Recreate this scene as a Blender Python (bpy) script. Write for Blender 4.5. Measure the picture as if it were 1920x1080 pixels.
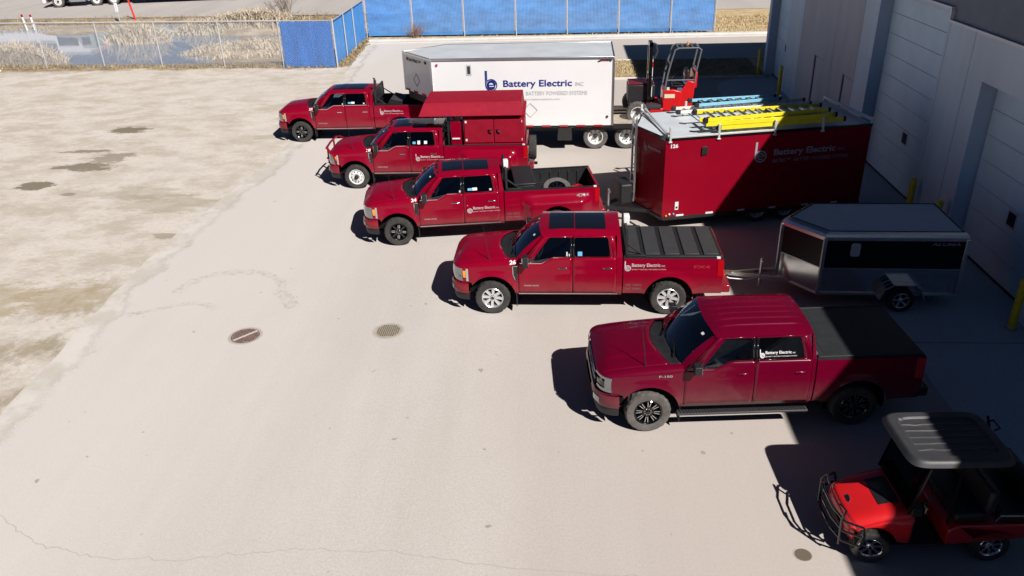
import bpy, bmesh, math, random
from math import sin, cos, pi, sqrt, radians, atan2, hypot
from mathutils import Vector, Matrix
from mathutils.geometry import tessellate_polygon
for _o in list(bpy.data.objects): bpy.data.objects.remove(_o)
SC = bpy.context.scene
COL = SC.collection
random.seed(11)

# ------------------------------------------------------------------ camera, sky, sun, exposure
cam = bpy.data.cameras.new('camera'); camo = bpy.data.objects.new('camera', cam); COL.objects.link(camo)
cam.sensor_width = 36; cam.lens = 27.734; cam.clip_end = 2000; cam.clip_start = 0.1
camo.matrix_world = Matrix(((0.997773, -0.00042, 0.066696, 0), (0.059487, 0.457856, -0.887034, 0), (-0.030165, 0.889026, 0.456861, 9.0559), (0, 0, 0, 1)))
SC.camera = camo
SUN = Vector((0.446, -0.576, 0.685)).normalized()
w = bpy.data.worlds.new('World'); SC.world = w; w.use_nodes = True
nt = w.node_tree; bg = nt.nodes['Background']
sky = nt.nodes.new('ShaderNodeTexSky'); sky.sky_type = 'NISHITA'; sky.sun_disc = False
sky.sun_elevation = math.asin(SUN.z); sky.sun_rotation = atan2(SUN.x, SUN.y)
sky.air_density = 0.2; sky.dust_density = 0.0; sky.ozone_density = 2.5
nt.links.new(sky.outputs[0], bg.inputs[0]); bg.inputs[1].default_value = 0.05
sl = bpy.data.lights.new('sun', 'SUN'); sl.energy = 5.0; sl.angle = radians(0.5); sl.color = (1.0, 0.952, 0.895)
so = bpy.data.objects.new('sun', sl); COL.objects.link(so); so.rotation_mode = 'QUATERNION'
so.rotation_quaternion = SUN.to_track_quat('Z', 'Y'); so.location = (0, 0, 60)
SC.view_settings.view_transform = 'Standard'; SC.view_settings.look = 'None'
SC.view_settings.exposure = 0.32; SC.view_settings.gamma = 1.0
try:
    SC.cycles.use_denoising = True; SC.cycles.max_bounces = 8; SC.cycles.diffuse_bounces = 1; SC.cycles.transparent_max_bounces = 16
    SC.cycles.sample_clamp_indirect = 4
except Exception: pass

# ------------------------------------------------------------------ materials
MATS = {}
def mat(name, col, rough=0.5, metal=0.0, coat=0.0, var=0.0, vscale=3.0, bump=0.0, bscale=60.0, spec=0.5, col2=None, stretch=None, coat_rough=0.04, emit=None):
    if name in MATS: return MATS[name]
    m = bpy.data.materials.new(name); m.use_nodes = True; t = m.node_tree; b = t.nodes['Principled BSDF']
    b.inputs['Base Color'].default_value = (*col, 1); b.inputs['Roughness'].default_value = rough
    b.inputs['Metallic'].default_value = metal; b.inputs['Coat Weight'].default_value = coat
    b.inputs['Coat Roughness'].default_value = coat_rough; b.inputs['Specular IOR Level'].default_value = spec
    if emit: b.inputs['Emission Color'].default_value = (*emit[:3], 1); b.inputs['Emission Strength'].default_value = emit[3]
    tc = t.nodes.new('ShaderNodeTexCoord'); src = tc.outputs['Object']
    if stretch:
        mp = t.nodes.new('ShaderNodeMapping'); mp.inputs['Scale'].default_value = stretch; t.links.new(src, mp.inputs[0]); src = mp.outputs[0]
    if var or col2:
        n = t.nodes.new('ShaderNodeTexNoise'); n.inputs['Scale'].default_value = vscale; n.inputs['Detail'].default_value = 6; n.inputs['Roughness'].default_value = 0.6
        t.links.new(src, n.inputs['Vector'])
        r = t.nodes.new('ShaderNodeValToRGB'); r.color_ramp.elements[0].position = 0.32; r.color_ramp.elements[1].position = 0.68
        c1 = [max(0, c * (1 - var)) for c in col]; c2 = col2 or [min(1, c * (1 + var)) for c in col]
        r.color_ramp.elements[0].color = (*c1, 1); r.color_ramp.elements[1].color = (*c2, 1)
        t.links.new(n.outputs[0], r.inputs[0]); t.links.new(r.outputs[0], b.inputs['Base Color'])
    if bump:
        n2 = t.nodes.new('ShaderNodeTexNoise'); n2.inputs['Scale'].default_value = bscale; n2.inputs['Detail'].default_value = 4
        t.links.new(src, n2.inputs['Vector'])
        bp = t.nodes.new('ShaderNodeBump'); bp.inputs['Strength'].default_value = bump; bp.inputs['Distance'].default_value = 0.02
        t.links.new(n2.outputs[0], bp.inputs['Height']); t.links.new(bp.outputs[0], b.inputs['Normal'])
    MATS[name] = m; return m
def glass(name, tint, refl=0.06, rough=0.01):
    m = bpy.data.materials.new(name); m.use_nodes = True; t = m.node_tree; t.nodes.clear()
    o = t.nodes.new('ShaderNodeOutputMaterial'); mx = t.nodes.new('ShaderNodeMixShader'); tr = t.nodes.new('ShaderNodeBsdfTransparent')
    gl = t.nodes.new('ShaderNodeBsdfGlossy'); lw = t.nodes.new('ShaderNodeFresnel'); lw.inputs[0].default_value = 1.5
    ad = t.nodes.new('ShaderNodeMath'); ad.operation = 'ADD'; ad.use_clamp = True; ad.inputs[1].default_value = refl
    tr.inputs[0].default_value = (*tint, 1); gl.inputs['Roughness'].default_value = rough; gl.inputs['Color'].default_value = (0.9, 0.95, 1, 1)
    t.links.new(lw.outputs[0], ad.inputs[0]); t.links.new(ad.outputs[0], mx.inputs[0]); t.links.new(tr.outputs[0], mx.inputs[1]); t.links.new(gl.outputs[0], mx.inputs[2]); t.links.new(mx.outputs[0], o.inputs[0])
    MATS[name] = m; return m
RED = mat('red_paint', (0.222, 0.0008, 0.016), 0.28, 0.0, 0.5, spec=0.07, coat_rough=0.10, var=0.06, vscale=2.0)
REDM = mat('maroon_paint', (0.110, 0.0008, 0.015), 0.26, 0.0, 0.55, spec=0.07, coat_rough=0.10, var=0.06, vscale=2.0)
def dusty(m, col, z0, z1, amt):
    # road dust low on the body: noise-broken film, denser towards the sills
    t = m.node_tree; b = t.nodes['Principled BSDF']; old = b.inputs['Base Color'].links[0].from_socket
    tc = t.nodes.new('ShaderNodeTexCoord'); sp = t.nodes.new('ShaderNodeSeparateXYZ'); t.links.new(tc.outputs['Object'], sp.inputs[0])
    mr = t.nodes.new('ShaderNodeMapRange'); mr.interpolation_type = 'SMOOTHSTEP'; t.links.new(sp.outputs[2], mr.inputs[0]); mr.inputs[1].default_value = z1; mr.inputs[2].default_value = z0
    n = t.nodes.new('ShaderNodeTexNoise'); n.inputs['Scale'].default_value = 4; n.inputs['Detail'].default_value = 8; n.inputs['Roughness'].default_value = .7; t.links.new(tc.outputs['Object'], n.inputs['Vector'])
    mu = t.nodes.new('ShaderNodeMath'); mu.operation = 'MULTIPLY'; t.links.new(mr.outputs[0], mu.inputs[0]); t.links.new(n.outputs[0], mu.inputs[1])
    m2 = t.nodes.new('ShaderNodeMath'); m2.operation = 'MULTIPLY'; t.links.new(mu.outputs[0], m2.inputs[0]); m2.inputs[1].default_value = amt
    mx = t.nodes.new('ShaderNodeMix'); mx.data_type = 'RGBA'; t.links.new(m2.outputs[0], mx.inputs[0]); t.links.new(old, mx.inputs[6]); mx.inputs[7].default_value = (*col, 1); t.links.new(mx.outputs[2], b.inputs['Base Color'])
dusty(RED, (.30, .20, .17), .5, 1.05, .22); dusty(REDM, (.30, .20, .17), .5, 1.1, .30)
REDT = mat('trailer_red', (0.235, 0.001, 0.013), 0.5, 0.0, 0.2, spec=0.1, var=0.05, vscale=1.5, coat_rough=0.12)
REDF = mat('flat_red', (0.27, 0.006, 0.022), 0.6, 0.0, 0.0, spec=0.15, var=0.12, vscale=5)
REDB = mat('bright_red', (0.62, 0.012, 0.015), 0.35, 0.0, 0.8, var=0.05)
BLK = mat('black_plastic', (0.012, 0.012, 0.014), 0.55, var=0.25, vscale=9)
BLKG = mat('gloss_black', (0.006, 0.006, 0.008), 0.12, 0.0, 0.6)
DARK = mat('under_black', (0.008, 0.008, 0.009), 0.9, spec=0.1)
RUB = mat('tyre_rubber', (0.045, 0.043, 0.041), 0.85, var=0.3, vscale=7, bump=0.3, bscale=90, spec=0.25)
RUBD = mat('dusty_rubber', (0.115, 0.105, 0.10), 0.95, var=0.25, vscale=7, bump=0.3, bscale=90, spec=0.1)
CHR = mat('chrome', (0.75, 0.76, 0.78), 0.12, 1.0)
ALU = mat('aluminium', (0.62, 0.64, 0.66), 0.35, 1.0, var=0.06, vscale=6)
ALUD = mat('mill_sheet', (0.55, 0.57, 0.60), 0.16, 1.0, var=0.08, vscale=3)
STEEL = mat('white_steel', (0.72, 0.71, 0.70), 0.5, var=0.12, vscale=8)
WHT = mat('white_paint', (0.80, 0.79, 0.80), 0.45, 0, 0.3, var=0.02, vscale=1)
LETW = mat('white_vinyl', (0.72, 0.70, 0.71), 0.5)
LETG = mat('pale_grey_vinyl', (0.52, 0.53, 0.56), 0.5)
LETB = mat('blue_vinyl', (0.012, 0.03, 0.24), 0.45)
LETD = mat('dark_vinyl', (0.02, 0.022, 0.03), 0.5)
LETS = mat('silver_vinyl', (0.33, 0.32, 0.34), 0.4)
LETV = mat('reflective_vinyl', (0.50, 0.48, 0.49), 0.4)
LETR = mat('red_badge', (0.5, 0.01, 0.01), 0.4)
LBLUE = mat('blue_sticker', (0.10, 0.38, 0.58), 0.5)
LAMPR = mat('red_lens', (0.40, 0.004, 0.008), 0.12, 0, 1.0)
LAMPA = mat('amber_lens', (0.85, 0.30, 0.03), 0.15, 0, 1.0)
LAMPC = mat('clear_lens', (0.26, 0.28, 0.30), 0.10, 0.85, 1.0)
GREY = mat('grey_plastic', (0.036, 0.037, 0.04), 0.6, var=0.15, vscale=8)
SEATM = mat('dark_seat', (0.085, 0.08, 0.075), 0.8)
YEL = mat('ladder_yellow', (0.80, 0.68, 0.02), 0.45, var=0.08, vscale=6)
YELP = mat('bollard_yellow', (0.78, 0.55, 0.01), 0.45, var=0.15, vscale=4)
LADB = mat('ladder_blue', (0.22, 0.52, 0.68), 0.45, var=0.08, vscale=6)
CREAM = mat('ladder_cream', (0.66, 0.66, 0.60), 0.5, var=0.1, vscale=6)
GLS = glass('tinted_glass', (0.42, 0.50, 0.53), 0.04)
BRT = mat('bright_alloy', (0.80, 0.80, 0.82), 0.25, 0.7)
LETF = mat('dim_badge', (0.20, 0.13, 0.14), 0.5)
BLKT = mat('black_skin', (0.007, 0.007, 0.009), 0.35, spec=0.25)
GLSD = glass('privacy_glass', (0.02, 0.025, 0.03), 0.02)
GLW = glass('windscreen_glass', (0.40, 0.50, 0.52), 0.14)
ROOFG = mat('sunroof_glass', (0.006, 0.008, 0.012), 0.06, 0, 1.0)

# ------------------------------------------------------------------ geometry collector
_txt = {}
class G:
    def __init__(s): s.v = []; s.f = []; s.mi = []
    def add(s, vs, fs, mi=0):
        k = len(s.v); s.v += [tuple(p) for p in vs]
        for f in fs: s.f.append([i + k for i in f]); s.mi.append(mi)
        return s
    def box(s, x0, y0, z0, x1, y1, z1, mi=0, M=None):
        if x0 > x1: x0, x1 = x1, x0
        if y0 > y1: y0, y1 = y1, y0
        if z0 > z1: z0, z1 = z1, z0
        vs = [(x0, y0, z0), (x1, y0, z0), (x1, y1, z0), (x0, y1, z0), (x0, y0, z1), (x1, y0, z1), (x1, y1, z1), (x0, y1, z1)]
        if M is not None: vs = [M @ Vector(p) for p in vs]
        return s.add(vs, [(0, 3, 2, 1), (4, 5, 6, 7), (0, 1, 5, 4), (1, 2, 6, 5), (2, 3, 7, 6), (3, 0, 4, 7)], mi)
    def bar(s, a, b, wd, ht, mi=0):
        a = Vector(a); b = Vector(b); d = (b - a); L = d.length; d.normalize()
        up = Vector((0, 0, 1)) if abs(d.z) < 0.9 else Vector((1, 0, 0))
        sd = d.cross(up).normalized(); up = sd.cross(d)
        M = Matrix((( d.x, sd.x, up.x, a.x), (d.y, sd.y, up.y, a.y), (d.z, sd.z, up.z, a.z), (0, 0, 0, 1)))
        return s.box(0, -wd / 2, -ht / 2, L, wd / 2, ht / 2, mi, M)
    def tube(s, pts, r, n=8, closed=False, mi=0):
        pts = [Vector(p) for p in pts]; N = len(pts); vs = []; prev = None
        for i, p in enumerate(pts):
            a = pts[(i - 1) % N] if closed or i > 0 else p; b = pts[(i + 1) % N] if closed or i < N - 1 else p
            d = (b - a).normalized()
            if prev is None: prev = d.orthogonal().normalized()
            prev = (prev - d * prev.dot(d))
            prev = prev.normalized() if prev.length > 1e-6 else d.orthogonal().normalized()
            q = d.cross(prev); rr = r[i] if isinstance(r, (list, tuple)) else r
            for k in range(n):
                t = 2 * pi * k / n; vs.append(p + (prev * cos(t) + q * sin(t)) * rr)
        fs = []
        for i in range(N if closed else N - 1):
            for k in range(n):
                a = i * n + k; b = i * n + (k + 1) % n; c = ((i + 1) % N) * n + (k + 1) % n; e = ((i + 1) % N) * n + k
                fs.append((a, b, c, e))
        if not closed: fs.append(tuple(range(n))[::-1]); fs.append(tuple((N - 1) * n + k for k in range(n)))
        return s.add(vs, fs, mi)
    def cyl(s, a, b, r0, r1=None, n=20, mi=0): return s.tube([a, b], [r0, r1 if r1 is not None else r0], n, mi=mi)
    def lathe(s, prof, n=48, axis='y', c=(0, 0, 0), mi=0, jit=None, a0=0, a1=2 * pi):
        vs = []; full = abs(a1 - a0 - 2 * pi) < 1e-6; m = n if full else n + 1
        for j in range(m):
            t = a0 + (a1 - a0) * j / n
            for i, (r, h) in enumerate(prof):
                if jit: r = r + jit(i, j)
                p = (r * cos(t), h, r * sin(t)) if axis == 'y' else ((r * cos(t), r * sin(t), h) if axis == 'z' else (h, r * cos(t), r * sin(t)))
                vs.append((p[0] + c[0], p[1] + c[1], p[2] + c[2]))
        P = len(prof); fs = []
        for j in range(n):
            for i in range(P - 1):
                a = j * P + i; b = ((j + 1) % m) * P + i; fs.append((a, a + 1, b + 1, b))
        return s.add(vs, fs, mi)
    def grid(s, fn, us, vs_, mi=0, flip=False):
        pts = [fn(u, v) for u in us for v in vs_]; n = len(vs_); fs = []
        for i in range(len(us) - 1):
            for j in range(n - 1):
                a = i * n + j; q = (a, a + n, a + n + 1, a + 1); fs.append(q[::-1] if flip else q)
        return s.add(pts, fs, mi)
    def plate(s, outer, holes, fn, mi=0):
        loops = [[Vector((a, b, 0)) for a, b in L] for L in [outer] + list(holes)]
        flat = [p for L in loops for p in L]; tris = tessellate_polygon(loops)
        return s.add([fn(p.x, p.y) for p in flat], [tuple(t) for t in tris], mi)
    def prism(s, poly, fa, fb, mi=0):
        n = len(poly); vs = [fa(a, b) for a, b in poly] + [fb(a, b) for a, b in poly]
        fs = [tuple(range(n))[::-1], tuple(range(n, 2 * n))] + [(i, (i + 1) % n, n + (i + 1) % n, n + i) for i in range(n)]
        return s.add(vs, fs, mi)
    def text(s, body, fn, width=None, size=1.0, bold=0.0, mi=0, space=1.0):
        key = (body, bold, space)
        if key not in _txt:
            cu = bpy.data.curves.new('lettering', 'FONT'); cu.body = body; cu.size = 1.0; cu.offset = bold; cu.space_character = space; cu.resolution_u = 3
            o = bpy.data.objects.new('lettering', cu); COL.objects.link(o); dg = bpy.context.evaluated_depsgraph_get()
            me = bpy.data.meshes.new_from_object(o.evaluated_get(dg))
            V = [(v.co.x, v.co.y) for v in me.vertices]; F = [tuple(p.vertices) for p in me.polygons]
            bpy.data.objects.remove(o); bpy.data.curves.remove(cu); bpy.data.meshes.remove(me)
            x0 = min(a for a, b in V); _txt[key] = ([(a - x0, b) for a, b in V], F, max(a for a, b in V) - x0)
        V, F, W = _txt[key]; kx = width / W if width else size
        return s.add([fn(a * kx, b * size) for a, b in V], F, mi)
    def build(s, name, mats, parent=None, smooth=35, bevel=0, solid=0, seg=2, fix=True):
        me = bpy.data.meshes.new(name); me.from_pydata(s.v, [], s.f)
        if not isinstance(mats, (list, tuple)): mats = [mats]
        for m in mats: me.materials.append(m)
        if len(mats) > 1: me.polygons.foreach_set('material_index', s.mi)
        if fix:
            b = bmesh.new(); b.from_mesh(me); bmesh.ops.recalc_face_normals(b, faces=b.faces); b.to_mesh(me); b.free()
        if smooth:
            me.polygons.foreach_set('use_smooth', [True] * len(me.polygons)); me.set_sharp_from_angle(angle=radians(smooth))
        o = bpy.data.objects.new(name, me); COL.objects.link(o)
        if parent: o.parent = parent
        if bevel:
            md = o.modifiers.new('bevel', 'BEVEL'); md.width = bevel; md.segments = seg; md.limit_method = 'ANGLE'; md.angle_limit = radians(40)
            md.harden_normals = False
        if solid:
            md = o.modifiers.new('thick', 'SOLIDIFY'); md.thickness = abs(solid); md.offset = -1 if solid > 0 else 1
        return o
def tag(o, label=None, cat=None, group=None, kind=None):
    if label: o['label'] = label
    if cat: o['category'] = cat
    if group: o['group'] = group
    if kind: o['kind'] = kind
    return o
def thing(name, label, cat, loc=(0, 0, 0), rz=0.0, group=None):
    o = bpy.data.objects.new(name, None); COL.objects.link(o); o.empty_display_size = 0.3
    o.location = loc; o.rotation_euler = (0, 0, rz); return tag(o, label, cat, group)
def empty(name, parent, loc=(0, 0, 0)):
    o = bpy.data.objects.new(name, None); COL.objects.link(o); o.parent = parent; o.location = loc; o.empty_display_size = 0.1; return o
KIDS = lambda o: [c for c in bpy.data.objects if c.parent is o]
def dup(o, parent=None):
    c = o.copy(); COL.objects.link(c)
    if parent: c.parent = parent
    for k in KIDS(o): dup(k, c)
    return c
def rng(a, b, n): return [a + (b - a) * i / (n - 1) for i in range(n)]
def sm(t): t = max(0., min(1., t)); return t * t * (3 - 2 * t)
def interp(x, pts):
    if x <= pts[0][0]: return pts[0][1]
    for (a, p), (b, q) in zip(pts, pts[1:]):
        if x <= b: return p + (q - p) * (x - a) / (b - a)
    return pts[-1][1]
def logo(g, fn, h, outline=0.0, mi=0):
    """the b / e roundel: a tall bar on the left of a ring that holds an e; h is the full height"""
    R = 0.30 * h; th = 0.075 * h; cx = R; cy = R
    def ann(r0, r1, a0, a1, n=28):
        vs = []; fs = []
        for i in range(n + 1):
            t = a0 + (a1 - a0) * i / n; vs += [fn(cx + r0 * cos(t), cy + r0 * sin(t)), fn(cx + r1 * cos(t), cy + r1 * sin(t))]
            if i: fs.append((2 * i - 2, 2 * i - 1, 2 * i + 1, 2 * i))
        g.add(vs, fs, mi)
    def rect(x0, y0, x1, y1): g.add([fn(x0, y0), fn(x1, y0), fn(x1, y1), fn(x0, y1)], [(0, 1, 2, 3)], mi)
    if outline:
        o = outline * h
        ann(R - o, R, 0, 2 * pi); ann(R - th * 1.25 - o, R - th * 1.25, 0, 2 * pi)
        bw = th * 1.5
        rect(0, R, o, h); rect(bw - o, R + 0.22 * h, bw, h); rect(o, h - o, bw - o, h)
        ann(R * 0.40, R * 0.40 + o, 0.0, 2 * pi * 0.9); ann(R * .6, R * .6 + o, 0.0, 2 * pi * 0.9); rect(cx - R * 0.45, cy - o / 2, cx + R * 0.6, cy + o / 2); rect(cx - R * 0.45, cy - o * 2.4, cx + R * 0.6, cy - o * 1.6)
    else:
        ann(R - th, R, 0, 2 * pi); rect(0, R, th * 1.3, h)
        ann(R * 0.36, R * 0.60, 0.0, 2 * pi * 0.88); rect(cx - R * 0.4, cy - th * 0.35, cx + R * 0.58, cy + th * 0.35)
# ------------------------------------------------------------------ node helper
class NT:
    def __init__(s, name):
        s.m = bpy.data.materials.new(name); s.m.use_nodes = True; s.t = s.m.node_tree; s.b = s.t.nodes['Principled BSDF']; s.out = s.t.nodes['Material Output']
        s.pos = s.n('ShaderNodeTexCoord').outputs['Object']; MATS[name] = s.m
    def n(s, ty, **kw):
        nd = s.t.nodes.new(ty)
        for k, v in kw.items(): setattr(nd, k, v)
        return nd
    def put(s, sock, v):
        if hasattr(v, 'is_output'): s.t.links.new(v, sock)
        else: sock.default_value = (*v, 1) if isinstance(v, tuple) and len(v) == 3 and sock.type == 'RGBA' else v
    def math(s, op, a, b=0.0, clamp=False):
        nd = s.n('ShaderNodeMath', operation=op, use_clamp=clamp); s.put(nd.inputs[0], a); s.put(nd.inputs[1], b); return nd.outputs[0]
    def noise(s, scale, vec=None, st=(1, 1, 1), detail=5, rough=0.6, off=(0, 0, 0)):
        mp = s.n('ShaderNodeMapping'); mp.inputs['Scale'].default_value = st; mp.inputs['Location'].default_value = off
        s.put(mp.inputs[0], vec or s.pos); nd = s.n('ShaderNodeTexNoise'); nd.inputs['Scale'].default_value = scale; nd.inputs['Detail'].default_value = detail; nd.inputs['Roughness'].default_value = rough
        s.t.links.new(mp.outputs[0], nd.inputs['Vector']); return nd.outputs[0]
    def step(s, v, a, b):
        nd = s.n('ShaderNodeMapRange', interpolation_type='SMOOTHSTEP'); s.put(nd.inputs[0], v); nd.inputs[1].default_value = a; nd.inputs[2].default_value = b; return nd.outputs[0]
    def mix(s, f, a, b):
        nd = s.n('ShaderNodeMix', data_type='RGBA'); s.put(nd.inputs[0], f)
        for i, v in ((6, a), (7, b)):
            if hasattr(v, 'is_output'): s.t.links.new(v, nd.inputs[i])
            else: nd.inputs[i].default_value = (*v, 1)
        return nd.outputs[2]
    def sep(s): 
        nd = s.n('ShaderNodeSeparateXYZ'); s.t.links.new(s.pos, nd.inputs[0]); return nd.outputs
    def bump(s, h, st=0.4, d=0.03):
        nd = s.n('ShaderNodeBump'); nd.inputs['Strength'].default_value = st; nd.inputs['Distance'].default_value = d; s.t.links.new(h, nd.inputs['Height']); s.t.links.new(nd.outputs[0], s.b.inputs['Normal'])
    def blob(s, x, y, rx, ry, wob, soft=0.16):
        X, Y, Z = s.sep()
        a = s.math('DIVIDE', s.math('SUBTRACT', X, x), rx); b = s.math('DIVIDE', s.math('SUBTRACT', Y, y), ry)
        d = s.math('SQRT', s.math('ADD', s.math('MULTIPLY', a, a), s.math('MULTIPLY', b, b)))
        d = s.math('ADD', d, wob); return s.math('SUBTRACT', 1.0, s.step(d, 1 - soft, 1 + soft))
    def fin(s, col, rough=0.9, spec=0.2):
        s.put(s.b.inputs['Base Color'], col); s.put(s.b.inputs['Roughness'], rough); s.b.inputs['Specular IOR Level'].default_value = spec; return s.m

# ------------------------------------------------------------------ ground
def ground_mat():
    q = NT('dirt'); X, Y, Z = q.sep()
    streak = q.noise(0.8, st=(0.7, 1.0, 1), detail=11, rough=0.74); streak2 = q.noise(1.5, st=(0.75, 1.2, 1), detail=8, rough=0.75, off=(9, 4, 0))
    patch = q.noise(0.20, detail=8, rough=0.65, off=(3, 17, 0)); fine = q.noise(7.0, detail=6, rough=0.75); rut = q.noise(1.0, st=(0.10, 1.6, 1), detail=6, rough=0.6, off=(4, 1, 0))
    c = q.mix(q.step(streak, 0.38, 0.60), (0.465, 0.415, 0.35), (0.625, 0.575, 0.53))
    c = q.mix(q.math('MULTIPLY', q.step(patch, 0.46, 0.64), 0.6), c, (0.595, 0.55, 0.505))
    c = q.mix(q.math('MULTIPLY', q.step(streak2, 0.54, 0.74), 0.42), c, (0.42, 0.365, 0.29))
    c = q.mix(q.math('MULTIPLY', q.step(rut, 0.58, 0.74), 0.22), c, (0.44, 0.40, 0.35))
    c = q.mix(q.math('MULTIPLY', q.step(fine, 0.42, 0.68), 0.30), c, (0.40, 0.355, 0.31))
    grit = q.noise(3.2, st=(0.5, 1.3, 1), detail=8, rough=.8, off=(6, 2, 0)); c = q.mix(q.math('MULTIPLY', q.step(grit, 0.52, 0.66), 0.30), c, (0.43, 0.39, 0.345)); c = q.mix(q.math('MULTIPLY', q.math('SUBTRACT', 1.0, q.step(grit, 0.32, 0.46)), 0.5), c, (0.65, 0.61, 0.59))
    wob = q.math('ADD', q.math('MULTIPLY', q.math('SUBTRACT', q.noise(1.3, st=(0.6, 1.5, 1), detail=9, rough=0.75), 0.5), 4.2), q.math('MULTIPLY', q.math('SUBTRACT', fine, 0.5), 1.2))
    # damp, weedy band beside the pavement edge and in the far lot
    band = q.math('MULTIPLY', q.math('SUBTRACT', 1.0, q.step(q.math('ABSOLUTE', q.math('ADD', X, 12.0)), 0.4, 1.9)), q.math('SUBTRACT', 1.0, q.step(Y, 15.5, 21.5)))
    st = q.math('MULTIPLY', band, q.step(q.noise(0.8, st=(1.2, 0.8, 1), detail=8, rough=0.72, off=(2, 8, 0)), 0.44, 0.60))
    c = q.mix(q.math('MULTIPLY', st, 0.8), c, (0.30, 0.25, 0.17))
    for (x, y, rx, ry, k, col) in ((-18.9, 32.6, .8, .5, .95, (0.19, 0.165, 0.12)), (-18.8, 25.5, .66, .42, .95, (0.19, 0.165, 0.12)), (-18.1, 27.5, 1.2, .42, .9, (0.20, 0.17, 0.125)), (-17.6, 28.6, .7, .6, .75, (0.24, 0.20, 0.15)), (-18.9, 29.5, .9, .2, .85, (0.22, 0.19, 0.145)),
            (-17.0, 24.6, .22, .15, .7, (0.22, .19, .15)), (-13.2, 23.6, 1.5, .8, .5, (0.33, .29, .21)), (-11.9, 21.0, .4, .2, .7, (0.28, .24, .17)), (-14.5, 24.6, 1.6, .6, .4, (0.33, .3, .23)), (-15.2, 16.8, 2.0, 1.2, .55, (0.36, .29, .18)), (-12.8, 17.0, 1.1, .9, .55, (0.36, .29, .18)), (-12.3, 31.2, 0.6, .3, .5, (0.33, .29, .2))):
        c = q.mix(q.math('MULTIPLY', q.blob(x, y, rx, ry, wob), k), c, col)
    # ditch and verge beyond the fence
    edge = q.math('ADD', Y, q.math('MULTIPLY', q.noise(0.5, detail=5, rough=0.7, off=(5, 5, 5)), 3.0))
    dn = q.noise(1.6, st=(0.5, 1.2, 1), detail=7, rough=0.75)
    ditch = q.mix(q.step(dn, 0.35, 0.65), (0.17, 0.125, 0.085), (0.42, 0.345, 0.25))
    c = q.mix(q.step(edge, 46.2, 47.2), c, ditch)
    dry = q.mix(q.step(q.noise(2.2, st=(0.4, 1, 1), detail=7, rough=0.7), 0.4, 0.62), (0.42, 0.31, 0.17), (0.60, 0.47, 0.29))
    c = q.mix(q.math('MULTIPLY', q.step(X, -13, -11), q.step(Y, 52, 52.4)), c, dry)
    c = q.mix(q.math('SUBTRACT', 1.0, q.step(Z, -0.55, -0.22)), c, (0.07, 0.055, 0.04))
    q.bump(q.math('ADD', fine, streak2), 0.5, 0.05)
    return q.fin(c, 0.95, 0.1)
def gh(x, y):
    if x > -13.2 or y < 46 or y > 67: return 0.0
    k = sm((y - 46.6) / 2.4) * sm((66.6 - y) / 3.2) * sm((-13.4 - x) / 2)
    n = 0.5 * sin(x * .55 + y * .31) + .3 * sin(x * 1.3 - y * .9 + 1) + .2 * sin(x * 2.3 + y * 2.1)
    d = interp(x, [(-60, .25), (-40, .45), (-35, 1.0), (-27, 1.0), (-25, .62), (-23, .36), (-17, .30), (-13, .2)])
    mound = 0
    for (cx, cy, rx, ry, hh) in ((-34.4, 49.0, 3.3, 1.7, 1.0), (-30.6, 56.8, 2.6, 1.5, .95), (-24.5, 60.3, 6.5, 1.6, .85), (-37.5, 62.6, 4, 2.4, .55), (-22, 51.6, 4.0, 1.2, .35)):
        e = ((x - cx) / rx) ** 2 + ((y - cy) / ry) ** 2
        if e < 1: mound = max(mound, hh * sm(1 - e))
    return -k * (d + .12 * n) + mound * k
xs = sorted(set(rng(-220, -60, 9) + rng(-60, -12, 97) + rng(-12, 140, 20))); ys = sorted(set(rng(-60, 44, 14) + rng(44, 68, 61) + rng(68, 320, 14)))
g = G().grid(lambda x, y: (x, y, gh(x, y)), xs, ys)
tag(g.build('ground', ground_mat(), smooth=60), kind='structure')

def pave_mat(name, c1, c2, c3, tint, dusty=False):
    q = NT(name); X, Y, Z = q.sep()
    lane = q.noise(1.0, st=(0.55, 0.045, 1), detail=5, rough=0.6); big = q.noise(0.13, detail=5, rough=0.55); grain = q.noise(22, detail=5, rough=0.8); mid = q.noise(1.4, detail=6, rough=0.7)
    c = q.mix(q.step(lane, 0.32, 0.68), c1, c2)
    c = q.mix(q.math('MULTIPLY', q.step(big, 0.38, 0.64), 0.6), c, c3)
    c = q.mix(q.math('MULTIPLY', q.step(mid, 0.5, 0.8), 0.22), c, tint)
    g2 = q.noise(48, detail=3, rough=.8, off=(3, 3, 0)); gs = q.math('ADD', q.step(grain, 0.34, 0.66), q.step(g2, .36, .64)); gv = q.math('ADD', .86, q.math('MULTIPLY', gs, .14))
    mul = q.n('ShaderNodeVectorMath', operation='SCALE'); q.t.links.new(c, mul.inputs[0]); q.t.links.new(gv, mul.inputs['Scale']); c = mul.outputs[0]
    # dustier and paler towards the dirt lot, browner towards the building
    xe = q.math('ADD', X, q.math('MULTIPLY', q.math('SUBTRACT', q.noise(.22, st=(1, .5, 1), detail=6, rough=.6), .5), 9.0))
    if dusty:
        c = q.mix(q.math('MULTIPLY', q.step(xe, -4.0, 3.5), .85), c, q.mix(.75, c, (0.46, 0.403, 0.365)))
        c = q.mix(q.math('MULTIPLY', q.math('SUBTRACT', 1.0, q.step(xe, -9.5, -2.5)), 0.8), c, q.mix(.7, c, (0.615, 0.58, 0.56)))
    sp = q.noise(3.1, detail=2, rough=0.4, off=(31, 7, 0))
    c = q.mix(q.math('MULTIPLY', q.step(sp, 0.735, 0.765), 0.6), c, (0.22, 0.19, 0.17))
    q.bump(grain, 0.35, 0.01); return q.fin(c, 0.9, 0.25)
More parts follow.
